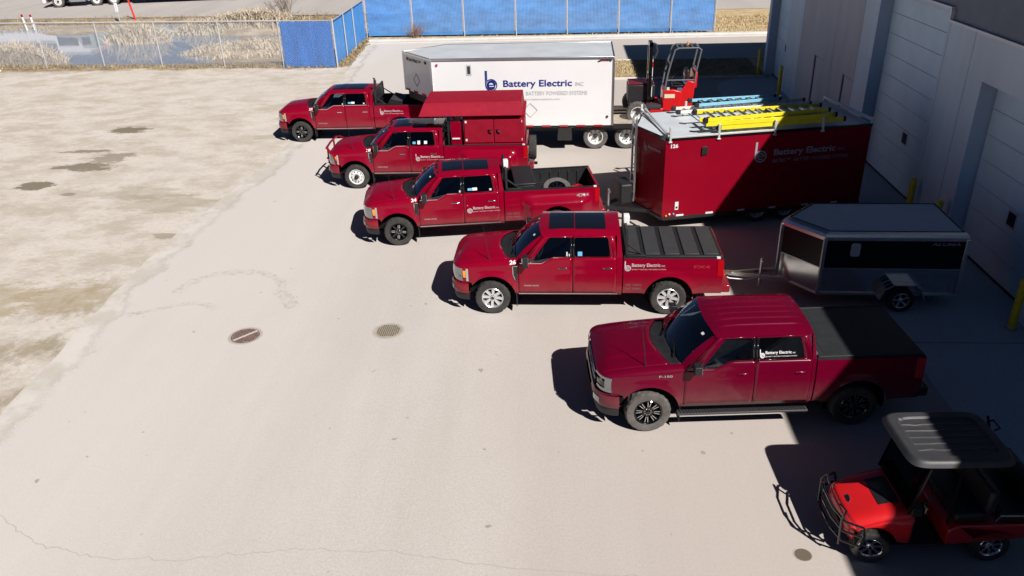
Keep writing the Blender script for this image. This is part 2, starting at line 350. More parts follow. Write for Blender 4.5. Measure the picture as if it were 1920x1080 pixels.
PAVE = pave_mat('pavement_concrete', (0.478, 0.440, 0.412), (0.538, 0.500, 0.470), (0.508, 0.468, 0.435), (0.415, 0.38, 0.35), True)
APR = pave_mat('apron_concrete', (0.52, 0.54, 0.56), (0.57, 0.59, 0.60), (0.54, 0.56, 0.58), (0.46, 0.47, 0.48))
ROADM = pave_mat('road_asphalt', (0.40, 0.37, 0.36), (0.46, 0.43, 0.41), (0.42, 0.39, 0.37), (0.34, 0.31, 0.29))
def sheet(name, pts, z, m, kind='structure'):
    g = G().plate(pts, [], lambda x, y: (x, y, z)); return tag(g.build(name, m, smooth=0), kind=kind)
edge = [(-10.6, -30), (-10.6, 4), (-10.9, 9), (-11.0, 11.9), (-11.2, 14.5), (-11.4, 17), (-11.5, 19.5), (-11.4, 22), (-11.1, 26), (-10.9, 29), (-11.3, 36), (-11.9, 43), (-12.5, 49.5), (-12.6, 53.0)]
e2 = []
for (a, b), (c, d) in zip(edge, edge[1:]):
    k = max(2, int((d - b) / .22))
    for i in range(k): 
        t = i / k; e2.append((a + (c - a) * t + random.gauss(0, .018) + .03 * sin(2.3 * (b + (d - b) * t)) + .02 * sin(6.1 * (b + (d - b) * t)) , b + (d - b) * t))
sheet('pavement', [(10.4, -30)] + e2[::1] + [(-12.6, 53.0), (30, 53.0), (30, 42.2), (10.4, 42.2)], 0.004, PAVE)
ap = [(7.25, -25), (7.25, 38.2)] + [(7.25 + 2.0 * (1 - cos(t)), 38.2 + 2.4 * sin(t)) for t in rng(0, pi / 2, 8)] + [(10.2, 40.6), (10.6, 41.5), (10.6, -25)]
sheet('apron', ap, 0.012, APR)
jm = mat('joint_dark', (0.10, 0.09, 0.085), 0.95)
def strip(name, pts, wd, z, m):
    g = G(); L = []
    for i, p in enumerate(pts):
        a = pts[max(0, i - 1)]; b = pts[min(len(pts) - 1, i + 1)]; d = Vector((b[0] - a[0], b[1] - a[1])).normalized(); nx, ny = -d.y, d.x
        ww = wd * (0.6 + .8 * random.random()) / 2 if len(pts) > 4 else wd / 2; L += [(p[0] + nx * ww, p[1] + ny * ww, z), (p[0] - nx * ww, p[1] - ny * ww, z)]
    g.add(L, [(2 * i, 2 * i + 1, 2 * i + 3, 2 * i + 2) for i in range(len(pts) - 1)])
    return tag(g.build(name, m, smooth=0), kind='structure')
for y in (11, 15.0, 21.0, 28.0, 34.6): strip('apron_joint', [(7.26, y), (10.5, y)], .018, 0.016, jm)
crk = mat('crack_dark', (0.43, 0.39, 0.36), 0.95)
base = [(-12, 10.9), (-10.6, 10.0), (-9.17, 9.25), (-8.3, 8.75), (-7.2, 8.5), (-5.8, 8.5), (-4.3, 8.75), (-2.6, 8.75), (-1.4, 8.55), (.25, 8.42), (2, 8.35), (4.2, 8.2)]
cp = []
for (a, b), (c, d) in zip(base, base[1:]):
    for i in range(12): t = i / 12; cp.append((a + (c - a) * t + random.gauss(0, .012), b + (d - b) * t + random.gauss(0, .022)))
strip('pavement_crack', cp, .014, 0.008, crk)
# dust lying over the edge of the pavement
q = NT('drifted_dust'); at = q.n('ShaderNodeAttribute'); at.attribute_name = 'across'; tr = q.n('ShaderNodeBsdfTransparent'); mx = q.n('ShaderNodeMixShader')
nz = q.math('ADD', q.math('MULTIPLY', q.noise(1.0, st=(.7, 1, 1), detail=8, rough=.7), .75), q.math('MULTIPLY', q.noise(28, detail=3, rough=.8), .5))
al = q.step(q.math('SUBTRACT', nz, q.math('MULTIPLY', at.outputs['Fac'], .62)), .40, .415)
q.fin(q.mix(q.step(q.noise(.9, detail=6, rough=.7, off=(7, 0, 0)), .4, .62), (0.50, .46, .41), (.60, .565, .54))); q.t.links.new(al, mx.inputs[0]); q.t.links.new(tr.outputs[0], mx.inputs[1]); q.t.links.new(q.b.outputs[0], mx.inputs[2]); q.t.links.new(mx.outputs[0], q.out.inputs[0])
g = G(); ac = []; ed = [p for p in e2 if 4 < p[1] < 52][::3]; ks = rng(-.12, 1.3, 7)
for p in ed:
    for k in ks: g.v.append((p[0] + k, p[1], .0065)); ac.append(max(0, k) / 1.3)
for i in range(len(ed) - 1):
    for j in range(6): a = i * 7 + j; g.f.append((a, a + 1, a + 8, a + 7)); g.mi.append(0)
o = g.build('drifted_dust', q.m, smooth=0, fix=False); o.data.attributes.new('across', 'FLOAT', 'POINT').data.foreach_set('value', ac); tag(o, kind='structure')
# faint tyre scuffs
q = NT('tyre_scuff'); nn = q.noise(7, detail=5, rough=.8); tr = q.n('ShaderNodeBsdfTransparent'); mx = q.n('ShaderNodeMixShader')
q.fin((0.15, 0.15, 0.17)); q.t.links.new(q.math('MULTIPLY', q.step(nn, .42, .8), .28), mx.inputs[0]); q.t.links.new(tr.outputs[0], mx.inputs[1]); q.t.links.new(q.b.outputs[0], mx.inputs[2]); q.t.links.new(mx.outputs[0], q.out.inputs[0])
SCUFF = q.m
strip('tyre_mark', [(-7.4 + 0 * t, 17.6) if 0 else (-8.55 + 1.35 * cos(t), 17.35 + 1.15 * sin(t)) for t in rng(.15, 3.2, 30)], .28, 0.009, SCUFF)
strip('tyre_mark', [(-10.6, 16.1), (-10.2, 16.3), (-9.8, 16.5), (-9.3, 16.75), (-8.9, 16.7), (-8.5, 16.45)], .22, 0.0095, SCUFF)
strip('tyre_mark', [(-7.3, 17.5), (-6.9, 17.0), (-6.6, 16.5)], .35, 0.010, SCUFF)
sheet('road', [(-220, 72.5), (-60, 68.2), (-34, 66.6), (12, 63.9), (140, 60), (140, 95), (-220, 95)], 0.02, ROADM)
# kerb below the blue fence and round the grass strip
kc = mat('kerb_concrete', (0.62, 0.59, 0.55), 0.85, var=0.08, vscale=2)
g = G().box(-12.9, 52.7, 0, 13.5, 53.25, .13); g.box(-12.9, 52.25, -.1, 13.5, 52.7, .022)
tag(g.build('kerb', kc, bevel=.03), kind='structure')
g = G().box(-1.0, 40.55, 0, 10.0, 40.7, .12); g.box(-1, 45.1, 0, 13, 45.25, .12); g.box(-1.15, 40.55, 0, -1.0, 45.25, .12)
tag(g.build('kerb', kc, bevel=.02), kind='structure')
GRASSD = mat('dry_grass', (0.46, 0.35, 0.19), 0.9, var=.25, vscale=2, col2=(0.62, 0.49, 0.30))
REED = mat('dry_reed', (0.52, 0.42, 0.29), 0.9, var=.2, vscale=1.5, col2=(0.72, 0.62, 0.48))
WEED = mat('brown_weed', (0.30, 0.22, 0.12), 0.95, var=.25, vscale=2, col2=(0.48, 0.37, 0.2))
sheet('grass_verge', [(-1, 40.7), (-1, 45.1), (13, 45.1), (13, 42.3), (10.1, 41.9), (9.95, 40.7)], .07, GRASSD)
def blades(name, pts, hmin, hmax, wd, m, lean=.5, zf=None):
    g = G()
    for (x, y) in pts:
        z = (zf or gh)(x, y); hh = random.uniform(hmin, hmax); a = random.uniform(0, 2 * pi); l = random.uniform(0, lean) * hh; b = random.uniform(0, pi)
        dx, dy = cos(b) * wd / 2, sin(b) * wd / 2; lx, ly = cos(a) * l, sin(a) * l; k = random.uniform(.6, .95)
        g.add([(x - dx, y - dy, z - .03), (x + dx, y + dy, z - .03), (x + lx * .35 + dx * .8, y + ly * .35 + dy * .8, z + hh * .6), (x + lx * .35 - dx * .8, y + ly * .35 - dy * .8, z + hh * .6), (x + lx, y + ly, z + hh * k)], [(0, 1, 2, 3), (3, 2, 4)])
    return tag(g.build(name, m, smooth=0, fix=False), kind='stuff')
def ell(n, cx, cy, rx, ry):
    L = []
    while len(L) < n:
        a, b = random.uniform(-1, 1), random.uniform(-1, 1)
        if a * a + b * b < 1 and random.random() < 1.15 - .5 * (a * a + b * b): L.append((cx + a * rx + random.gauss(0, .1), cy + b * ry + random.gauss(0, .1)))
    return L
blades('dry_reeds', ell(2600, -34.3, 49.1, 2.9, 1.35), .7, 1.5, .07, REED, .7)
blades('dry_reeds', ell(1900, -30.6, 56.9, 2.3, 1.1), .7, 1.5, .08, REED, .7)
blades('dry_reeds', ell(3000, -24.6, 60.4, 5.8, 1.2), .5, 1.2, .08, REED, .9)
blades('dry_reeds', ell(700, -22.5, 51.8, 3.6, .8) + ell(500, -27.6, 51.0, 1.6, .5) + ell(500, -18, 55.0, 3.2, 1.6), .15, .6, .06, REED, 1.3)
blades('dry_reeds', ell(1300, -20, 52.5, 5.5, 3.4) + ell(600, -17.5, 59, 4, 3.0) + ell(500, -39, 54, 4, 5), .1, .45, .06, REED, 1.4)
blades('verge_grass', [(random.uniform(-52, -14), random.gauss(64.6, .9)) for _ in range(2600)], .12, .5, .06, WEED, .9)
blades('fence_weeds', [(random.uniform(-36, -13.2), 0) for _ in range(0)] + [(x, 45.4 - .07 * (x + 13) + random.gauss(-.1, .28)) for x in [random.uniform(-38, -12.9) for _ in range(3200)]], .05, .28, .05, WEED, 1.0)
blades('fence_weeds', [(-12.85 - .055 * (t - 45) + random.gauss(.15, .22), t) for t in [random.uniform(45, 54) for _ in range(700)]], .05, .35, .05, WEED, .9)
blades('fence_weeds', [(random.uniform(-13, 10), random.gauss(53.45, .1)) for _ in range(700)], .05, .3, .05, GRASSD, .8)
blades('verge_grass', [(random.uniform(-.9, 10), random.uniform(40.8, 45)) for _ in range(9000)], .04, .16, .035, GRASSD, .9, zf=lambda x, y: .07)
blades('verge_grass', [(random.uniform(9.8, 18), random.uniform(53.5, 60.5)) for _ in range(2500)], .05, .22, .05, GRASSD, .9)
# pond
q = NT('pond_water'); q.b.inputs['IOR'].default_value = 1.33; q.fin((0.08, 0.155, 0.27), 0.03, 1.0); q.b.inputs['IOR'].default_value = 1.9; nb = q.noise(5, detail=3); q.bump(nb, 0.02, 0.01)  # blue of the reflected sky is painted into the water's base colour
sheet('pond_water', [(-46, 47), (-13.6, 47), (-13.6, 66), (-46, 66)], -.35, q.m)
# ------------------------------------------------------------------ warehouse
STUC = mat('stucco_light', (0.66, 0.76, 0.86), 0.85, var=.07, vscale=1.2, bump=.25, bscale=40, stretch=(1, 1, .25))  # wall colour carries the blue cast of the shade
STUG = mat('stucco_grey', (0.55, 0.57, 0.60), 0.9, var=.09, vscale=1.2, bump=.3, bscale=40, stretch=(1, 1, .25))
SIDE = mat('charcoal_siding', (0.15, 0.18, 0.22), 0.6, var=.1, vscale=2)
DOORM = mat('door_white_blue_cast', (0.67, 0.84, 0.97), 0.5, var=.06, vscale=1.1)  # white doors, with the bluish light of the shade mixed into the colour
TRIM = mat('trim_metal', (0.66, 0.67, 0.68), 0.45, .2)
bld = thing('warehouse', 'large pale warehouse with white overhead doors and a charcoal upper band', 'building', (10.1, 20, 0))
BX, BY = 10.1, 20.0
def P(x, y, z): return (x - BX, y - BY, z)
def wallpanel(y0, y1, m, holes=(), ztop=5.5):
    g = G(); gap = .011
    outer = [(y0 + gap, 0), (y1 - gap, 0), (y1 - gap, ztop), (y0 + gap, ztop)]
    g.plate(outer, [[(a, 0.0005 if c == 0 else c), (b, 0.0005 if c == 0 else c), (b, d), (a, d)] for (a, b, c, d) in holes], lambda y, z: P(10.1, y, z))
    for (a, b, c, d) in holes:
        for (u0, v0, u1, v1) in ((a, c, a, d), (b, c, b, d), (a, d, b, d)):
            g.add([P(10.1, u0, v0), P(10.1, u1, v1), P(10.62, u1, v1), P(10.62, u0, v0)], [(0, 1, 2, 3)])
    for yy in (y0 + gap, y1 - gap): g.add([P(10.1, yy, 0), P(10.1, yy, ztop), P(10.4, yy, ztop), P(10.4, yy, 0)], [(0, 1, 2, 3)])
    return g.build('wall_panel', m, bld, smooth=0, fix=False)
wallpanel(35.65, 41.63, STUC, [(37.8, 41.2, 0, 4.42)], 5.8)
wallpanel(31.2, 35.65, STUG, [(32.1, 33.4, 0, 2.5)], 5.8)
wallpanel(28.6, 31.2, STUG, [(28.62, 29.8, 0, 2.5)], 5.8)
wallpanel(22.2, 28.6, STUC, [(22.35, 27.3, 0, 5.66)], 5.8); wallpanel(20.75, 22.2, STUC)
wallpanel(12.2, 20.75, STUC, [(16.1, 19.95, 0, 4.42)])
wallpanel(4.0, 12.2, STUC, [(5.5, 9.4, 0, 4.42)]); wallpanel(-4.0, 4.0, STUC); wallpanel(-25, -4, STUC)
G().box(10.25 - BX, -25 - BY, 0.0, 10.28 - BX, 41.5 - BY, 5.4).build('wall_core', mat('joint_shadow', (.02, .02, .022), .9), None, smooth=0) if 0 else None
g = G().box(*P(10.13, 22.2, 5.8), *P(10.4, 41.63, 9.0)); g.box(*P(10.13, -25, 5.5), *P(10.4, 22.2, 8.7))
g.build('siding', SIDE, bld, smooth=0)
g = G().box(*P(10.04, -25, 5.46), *P(10.13, 22.2, 5.53)); g.box(*P(10.04, 22.2, 5.77), *P(10.13, 41.66, 5.84)); g.box(*P(10.04, 22.17, 5.53), *P(10.13, 22.23, 5.77)); g.build('band_flashing', TRIM, bld, smooth=0)
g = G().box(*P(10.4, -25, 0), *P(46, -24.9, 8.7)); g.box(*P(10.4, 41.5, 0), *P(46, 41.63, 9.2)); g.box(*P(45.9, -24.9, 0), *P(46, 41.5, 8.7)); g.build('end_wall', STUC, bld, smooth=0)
g = G().box(*P(10.4, -24.9, 8.5), *P(45.9, 41.5, 8.6)); g.prism([(-45, 8.6), (12, 8.6), (12, 9.42), (-2, 9.30), (-14, 9.10), (-24, 8.95), (-45, 8.9)], lambda y, z: (-.08, y, z), lambda y, z: (.5, y, z)); g.box(*P(10.02, 32, 9.0), *P(10.6, 41.7, 9.95)); g.box(*P(10.6, 41.4, 9.3), *P(46, 41.7, 9.95)); g.build('roof', TRIM, bld, smooth=0)
# lintel backs so that no light leaks in above the doors
g = G().box(*P(10.63, -25, 0), *P(10.66, 41.5, 8.5)); g.build('inner_wall', mat('inner_grey', (.2, .2, .2), .9), bld, smooth=0)
def odoor(y0, y1, h, winy):
    g = G(); n = int(h / .62); s = h / n
    for i in range(n): g.box(*P(10.5, y0, i * s + .006), *P(10.56, y1, (i + 1) * s - .003))
    g.box(*P(10.53, y0, 0), *P(10.58, y1, h))
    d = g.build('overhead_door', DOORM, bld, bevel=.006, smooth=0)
    G().box(*P(10.485, winy - .21, 1.44), *P(10.505, winy + .21, 1.86)).build('window_frame', TRIM, d, smooth=0)
    G().box(*P(10.478, winy - .16, 1.49), *P(10.492, winy + .16, 1.81)).build('window_pane', BLKG, d, smooth=0)
    G().box(*P(10.47, y0, 0.013), *P(10.56, y1, .06)).build('bottom_seal', BLK, d, smooth=0)
    return d
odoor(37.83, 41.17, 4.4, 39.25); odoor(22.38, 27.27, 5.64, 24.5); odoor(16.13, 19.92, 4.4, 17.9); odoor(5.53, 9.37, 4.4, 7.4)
for (a, b) in ((32.1, 33.4), (28.62, 29.8)):
    d = G().box(*P(10.16, a + .04, 0.013), *P(10.22, b - .04, 2.46)).build('personnel_door', STUG, bld, bevel=.004, smooth=0)
    G().box(*P(10.13, b - .045, .013), *P(10.2, b - .004, 2.49)).box(*P(10.13, a + .004, 2.46), *P(10.2, b - .004, 2.497)).build('door_edge_shade', mat('edge_shade_grey', (.16, .16, .17), .6), d, smooth=0)  # dark L strips stand in for the shadow along the door edge
    G().tube([P(10.16, a + .14, 1.0), P(10.09, a + .14, 1.0), P(10.09, a + .26, 1.0)], .012).build('handle', ALU, d)
# bollards
bl = ['yellow bollard at the far corner of the warehouse, left of the farthest door', 'yellow bollard between the farthest door and the grey wall panels', 'yellow bollard at the right jamb of the tall overhead door', 'yellow bollard whose cap shows above the small black trailer roof', 'yellow bollard in front of the nearest overhead door, nearest the photo edge']
for (x, y, h), L in zip(((9.72, 41.0, 1.33), (9.78, 36.95, 1.33), (9.85, 21.85, 1.3), (9.85, 20.1, 1.3), (9.78, 15.62, 1.22)), bl):
    t = thing('bollard', L, 'bollard', (x, y, 0), 0, 'yellow bollards along the warehouse')
    G().lathe([(.0, h), (.035, h - .004), (.068, h - .025), (.085, h - .06), (.086, .0)], 24, 'z').build('post', YELP, t, smooth=50)
    G().lathe([(.0865, .05), (.12, .02), (.13, .0125)], 24, 'z').build('base_collar', mat('collar_grey', (.3, .29, .27), .9), t)
# ------------------------------------------------------------------ covers in the pavement
IRON = mat('rusty_iron', (0.20, 0.135, 0.115), 0.8, .1, var=.35, vscale=9, col2=(.30, .22, .19))
IRON2 = mat('dusty_iron', (0.36, 0.32, 0.26), 0.9, 0, var=.2, vscale=8)
def cover(name, label, x, y, r, m, bars, z=.006):
    t = thing(name, label, 'manhole cover', (x, y, 0))
    G().lathe([(r * 1.02, z - .001), (r * 1.14, z + .003), (r * 1.18, z - .001)], 40, 'z').build('ring', mat('ring_concrete', (.42, .38, .35), .9), t)
    g = G().lathe([(0, z + .004), (r, z + .004), (r, z)], 40, 'z')
    if bars == 'grate':
        for i in range(-6, 7):
            for j in range(-5, 6):
                a, b = i * r * .15, j * r * .18
                if hypot(a, b) < r * .88: g.box(a - r * .045, b - r * .06, z + .004, a + r * .045, b + r * .06, z + .016, 1)
    elif bars == 'studs':
        for i in range(-5, 6):
            for j in range(-5, 6):
                a, b = i * r * .17, j * r * .17
                if hypot(a, b) < r * .86 and abs(a - b) > r * .2: g.box(a - r * .05, b - r * .05, z + .004, a + r * .05, b + r * .05, z + .014, 1)
        g.bar((-r * .62, -r * .68, z + .008), (r * .62, r * .68, z + .008), r * .14, .012, 2)
    g.build('lid', [m, mat('iron_dark', (.13, .09, .08), .85) if bars == 'studs' else mat('grate_dark', (.17, .14, .1), .9), mat('dust_line', (.5, .44, .41), .95)], t, smooth=0)
cover('manhole_cover', 'round rusty brown manhole cover with a pale dust line across it', -7.3, 15.17, .33, IRON, 'studs')
cover('manhole_cover', 'round pale dusty grate cover set in the open pavement', -4.03, 15.42, .31, IRON2, 'grate')
cover('valve_cover', 'small plain brown round valve cover near the golf cart front wheel', 3.55, 8.88, .12, mat('cover_brown', (.13, .105, .075), .9), '')
# ------------------------------------------------------------------ fences
GALV = mat('galvanised', (0.52, 0.53, 0.55), 0.5, .2, var=.1, vscale=8)
WIRE = mat('chain_wire', (0.60, 0.60, 0.62), 0.5, .2)
BLF = mat('slat_blue', (0.075, 0.255, 0.61), 0.55, var=.24, vscale=.9, stretch=(1, 1, 2.2))  # mottled tone paints in dark reflections and shadows on the slats
BLF2 = mat('slat_light_blue', (0.07, 0.27, 0.66), 0.5, var=.10, vscale=2.0)
BLS = mat('screen_blue', (0.016, 0.15, 0.52), 0.7, var=.25, vscale=1.5, stretch=(1, 1, .25))
def fposts(t, pts, h, r=.037):
    for (x, y) in pts: G().cyl((x, y, -.02), (x, y, h + .04), r, n=10).lathe([(r * 1.2, h), (r * 1.2, h + .05), (0, h + .08)], 10, 'z', (x, y, 0)).build('post', GALV, t)
def chainmesh(t, a, b, h, off=.0, sp=.085, r=.006):
    A = Vector((*a, 0)); B = Vector((*b, 0)); L = (B - A).length; d = (B - A) / L; n = Vector((-d.y, d.x, 0)); g = G(); k = int((L + h) / sp)
    for i in range(-int(h / sp), int(L / sp) + 1):
        for s in (0, 1):
            u0 = i * sp; u1 = u0 + h; z0, z1 = (0.03, h) if s == 0 else (h, .03)
            if u0 < 0: z0 = z0 + (z1 - z0) * (-u0) / h; u0 = 0
            if u1 > L: z1 = z0 + (z1 - z0) * (L - u0) / (u1 - u0); u1 = L
            if u1 - u0 < .05: continue
            p = A + d * u0 + n * (off + s * .006); q = A + d * u1 + n * (off + s * .006)
            g.tube([(p.x, p.y, z0), (q.x, q.y, z1)], r, 3)
    return g.build('wire_mesh', WIRE, t, smooth=0, fix=False)
fy = lambda x: 45.0 - .085 * (x + 13)
t = thing('chain_link_fence', 'galvanised chain link fence in front of the reeds and pond', 'fence', (0, 0, 0))
px = [-45.7, -42.1, -38.4, -34.75, -31.09, -27.3, -23.6, -19.7, -16.1]
fposts(t, [(x, fy(x)) for x in px], 2.55)
G().tube([(-46, fy(-46), 2.57), (-16.05, fy(-16.05), 2.57)], .04, 8).build('top_rail', GALV, t)
G().tube([(-46, fy(-46), .06), (-16.05, fy(-16.05), .06)], .006, 6).build('tension_wire', GALV, t)
chainmesh(t, (-46, fy(-46)), (-16.05, fy(-16.05)), 2.53, .05)
def slats(g, a, b, z0, h, pitch, wd, th=.012, wob=.0):
    A = Vector((*a, 0)); B = Vector((*b, 0)); L = (B - A).length; d = (B - A) / L; M0 = Matrix(((d.x, -d.y, 0, a[0]), (d.y, d.x, 0, a[1]), (0, 0, 1, 0), (0, 0, 0, 1))); n = int(L / pitch)
    for i in range(n):
        u = i * pitch + pitch / 2; o = random.gauss(0, .003); zz = random.gauss(0, .012)
        g.box(u - wd / 2, -th / 2 + o, z0, u + wd / 2, th / 2 + o, h + zz, 0, M0)
t = thing('blue_screen_fence', 'short dark blue screened fence panel facing the dirt lot', 'fence', (0, 0, 0))
fposts(t, [(-12.88, 44.95)], 2.6, .045)
G().tube([(-16.05, 45.26, 2.57), (-12.88, 44.95, 2.57)], .026, 8).build('top_rail', GALV, t)
g = G(); slats(g, (-15.98, 45.2), (-12.93, 44.9), .05, 2.52, .0705, .07); g.build('slat_panel', BLS, t, smooth=0)
chainmesh(t, (-16.0, 45.16), (-12.9, 44.86), 2.52, -.03, .10, .003)
t = thing('blue_slat_fence', 'light blue slatted fence running back from the dark screened panel', 'fence', (0, 0, 0))
fposts(t, [(-12.98, 47.7), (-13.1, 50.4), (-13.25, 54.2)], 2.55, .035)
G().tube([(-12.86, 45.0, 2.57), (-13.25, 54.2, 2.5)], .026, 8).build('top_rail', GALV, t)
g = G(); slats(g, (-12.95, 45.06), (-13.31, 54.1), .06, 2.5, .08, .073); g.build('slat_panel', BLF2, t, smooth=0)
t = thing('blue_slat_fence', 'long bright blue slatted fence along the kerb behind the white trailer', 'fence', (0, 0, 0))
cx = [-10.1, -6.65, -3.2, .15, 3.5, 6.83, 9.62]
fposts(t, [(x, 54.15 - .03 * (x + 10)) for x in cx], 2.75, .04)
G().tube([(-13.3, 54.3, 2.72), (9.62, 53.6, 2.72)], .026, 8).build('top_rail', GALV, t)
for i, (a, b) in enumerate(zip([-13.2] + cx, cx)):
    g = G(); slats(g, (a + .03, 54.3 - .03 * (a + 13)), (b - .03, 54.3 - .03 * (b + 13)), .16, 2.7, .09, .078); g.build('slat_panel', BLF, t, smooth=0)
    if i == 0: 
        g = G()
tag(sheet('verge', [(-13.2, 53.25), (13, 53.25), (13, 54.4), (-13.2, 54.4)], .05, GRASSD), kind='structure')
# ------------------------------------------------------------------ shrubs
TWIG = mat('grey_twig', (0.26, 0.20, 0.15), 0.9, var=.2, vscale=4); TWIGR = mat('russet_twig', (0.30, 0.17, 0.11), 0.9, var=.2, vscale=4)
def shrub(name, label, x, y, h, spread, m, n, tw=4, r=.012):
    t = thing(name, label, 'shrub', (x, y, 0)); z0 = gh(x, y); gs = G(); gt = G()
    def branch(p, d, L, r, lev):
        q = p + d * L * .5 + Vector((random.gauss(0, .06), random.gauss(0, .06), 0)) * L; e = q + (d + Vector((random.gauss(0, .2), random.gauss(0, .2), random.gauss(.05, .1)))).normalized() * L * .5
        (gs if lev == 0 else gt).tube([p, q, e], [r, r * .75, r * .5], 4 if lev else 5)
        if lev < 2:
            for _ in range(tw):
                s = p.lerp(e, random.uniform(.35, 1)); dd = (d + Vector((random.gauss(0, .55), random.gauss(0, .55), random.gauss(.1, .3)))).normalized(); branch(s, dd, L * random.uniform(.35, .6), r * .55, lev + 1)
    for i in range(n):
        a = random.uniform(0, 2 * pi); k = random.uniform(0, spread); d = Vector((cos(a) * k, sin(a) * k, 1)).normalized()
        branch(Vector((random.gauss(0, .12 * spread), random.gauss(0, .12 * spread), z0 - .03)), d, h * random.uniform(.5, .75), r, 0)
    gs.build('stem', m, t, smooth=0, fix=False); gt.build('twigs', m, t, smooth=0, fix=False)
shrub('bare_shrub', 'bare russet shrub at the foot of the long blue fence', -9.75, 53.75, 1.1, 1.1, TWIGR, 22, 5, .012)
shrub('bare_shrub', 'tall leafless grey shrub behind the dark blue screened panel', -21.4, 62.4, 3.3, .7, TWIG, 12, 5, .025)
shrub('bare_shrub', 'thin leafless brush growing behind the last chain link bays', -17.4, 56.5, 2.3, .6, TWIG, 9, 5, .015)
shrub('bare_shrub', 'grey twiggy brush at the left edge beside the tall reeds', -37.3, 49.2, 1.8, .9, TWIG, 16, 6, .014)
# ------------------------------------------------------------------ marker posts, stone
def post(name, label, cat, x, y, h, r, m, cap=None, lean=(0, 0)):
    t = thing(name, label, cat, (x, y, gh(x, y)))
    G().tube([(0, 0, -.2), (lean[0], lean[1], h)], r, 10).build('post', m, t)
    if cap: G().tube([(lean[0] * .86, lean[1] * .86, h * .86), (lean[0] * 1.01, lean[1] * 1.01, h + .02)], r * 1.1, 10).build('cap', cap, t)
REDP = mat('marker_red', (0.75, 0.03, 0.02), 0.5)
post('marker_post', 'left white marker post with a dark red tip beside the pond', 'marker post', -43.2, 63.6, 1.35, .075, WHT, LAMPR, (-.15, 0)); post('marker_post', 'right white marker post with a dark red tip beside the pond', 'marker post', -42.55, 63.6, 1.3, .075, WHT, LAMPR, (-.1, 0))
post('marker_post', 'tall bright red marker post by the road verge', 'marker post', -35.3, 66.0, 2.1, .075, REDP, None, (-.35, 0))
t = thing('marker_post', 'thin grey verge post with a white plate on top', 'marker post', (-36.2, 65.2, gh(-36.2, 65.2)))
G().cyl((0, 0, -.2), (-.1, 0, 1.6), .035, n=8).build('post', GALV, t); G().box(-.22, -.02, 1.05, .04, .02, 1.75).build('plate', WHT, t, bevel=.01)
g = G().lathe([(0, .12), (.1, .1), (.15, .03), (.12, -.02)], 12, 'z', jit=lambda i, j: random.gauss(0, .01)); o = g.build('stone', STEEL, smooth=60); o.location = (-33.5, 45.6, 0); tag(o, 'small white stone lying by the chain link fence', 'stone')
g = G().bar((-31.3, 52.6, -.3), (-30.6, 53.0, .35), .12, .02); tag(g.build('red_stake', REDP, smooth=0), 'short leaning red stake at the pond edge', 'stake')
# ------------------------------------------------------------------ white building across the road, mirrored in the pond
t = thing('white_warehouse', 'white warehouse across the road mirrored in the pond', 'building', (-75, 100, 0))
G().box(-25, -5, 0, 13.6, 12, 5.7).box(13.6, -5, 0, 17.6, 12, 7.1).build('wall', WHT, t); G().box(13.9, -5.05, 4.2, 16.4, -4.95, 6.2).build('window', BLKG, t); G().box(-25.1, -5.1, 5.7, 13.6, 12.1, 5.85).box(13.5, -5.1, 7.1, 17.7, 12.1, 7.25).build('roof', TRIM, t)
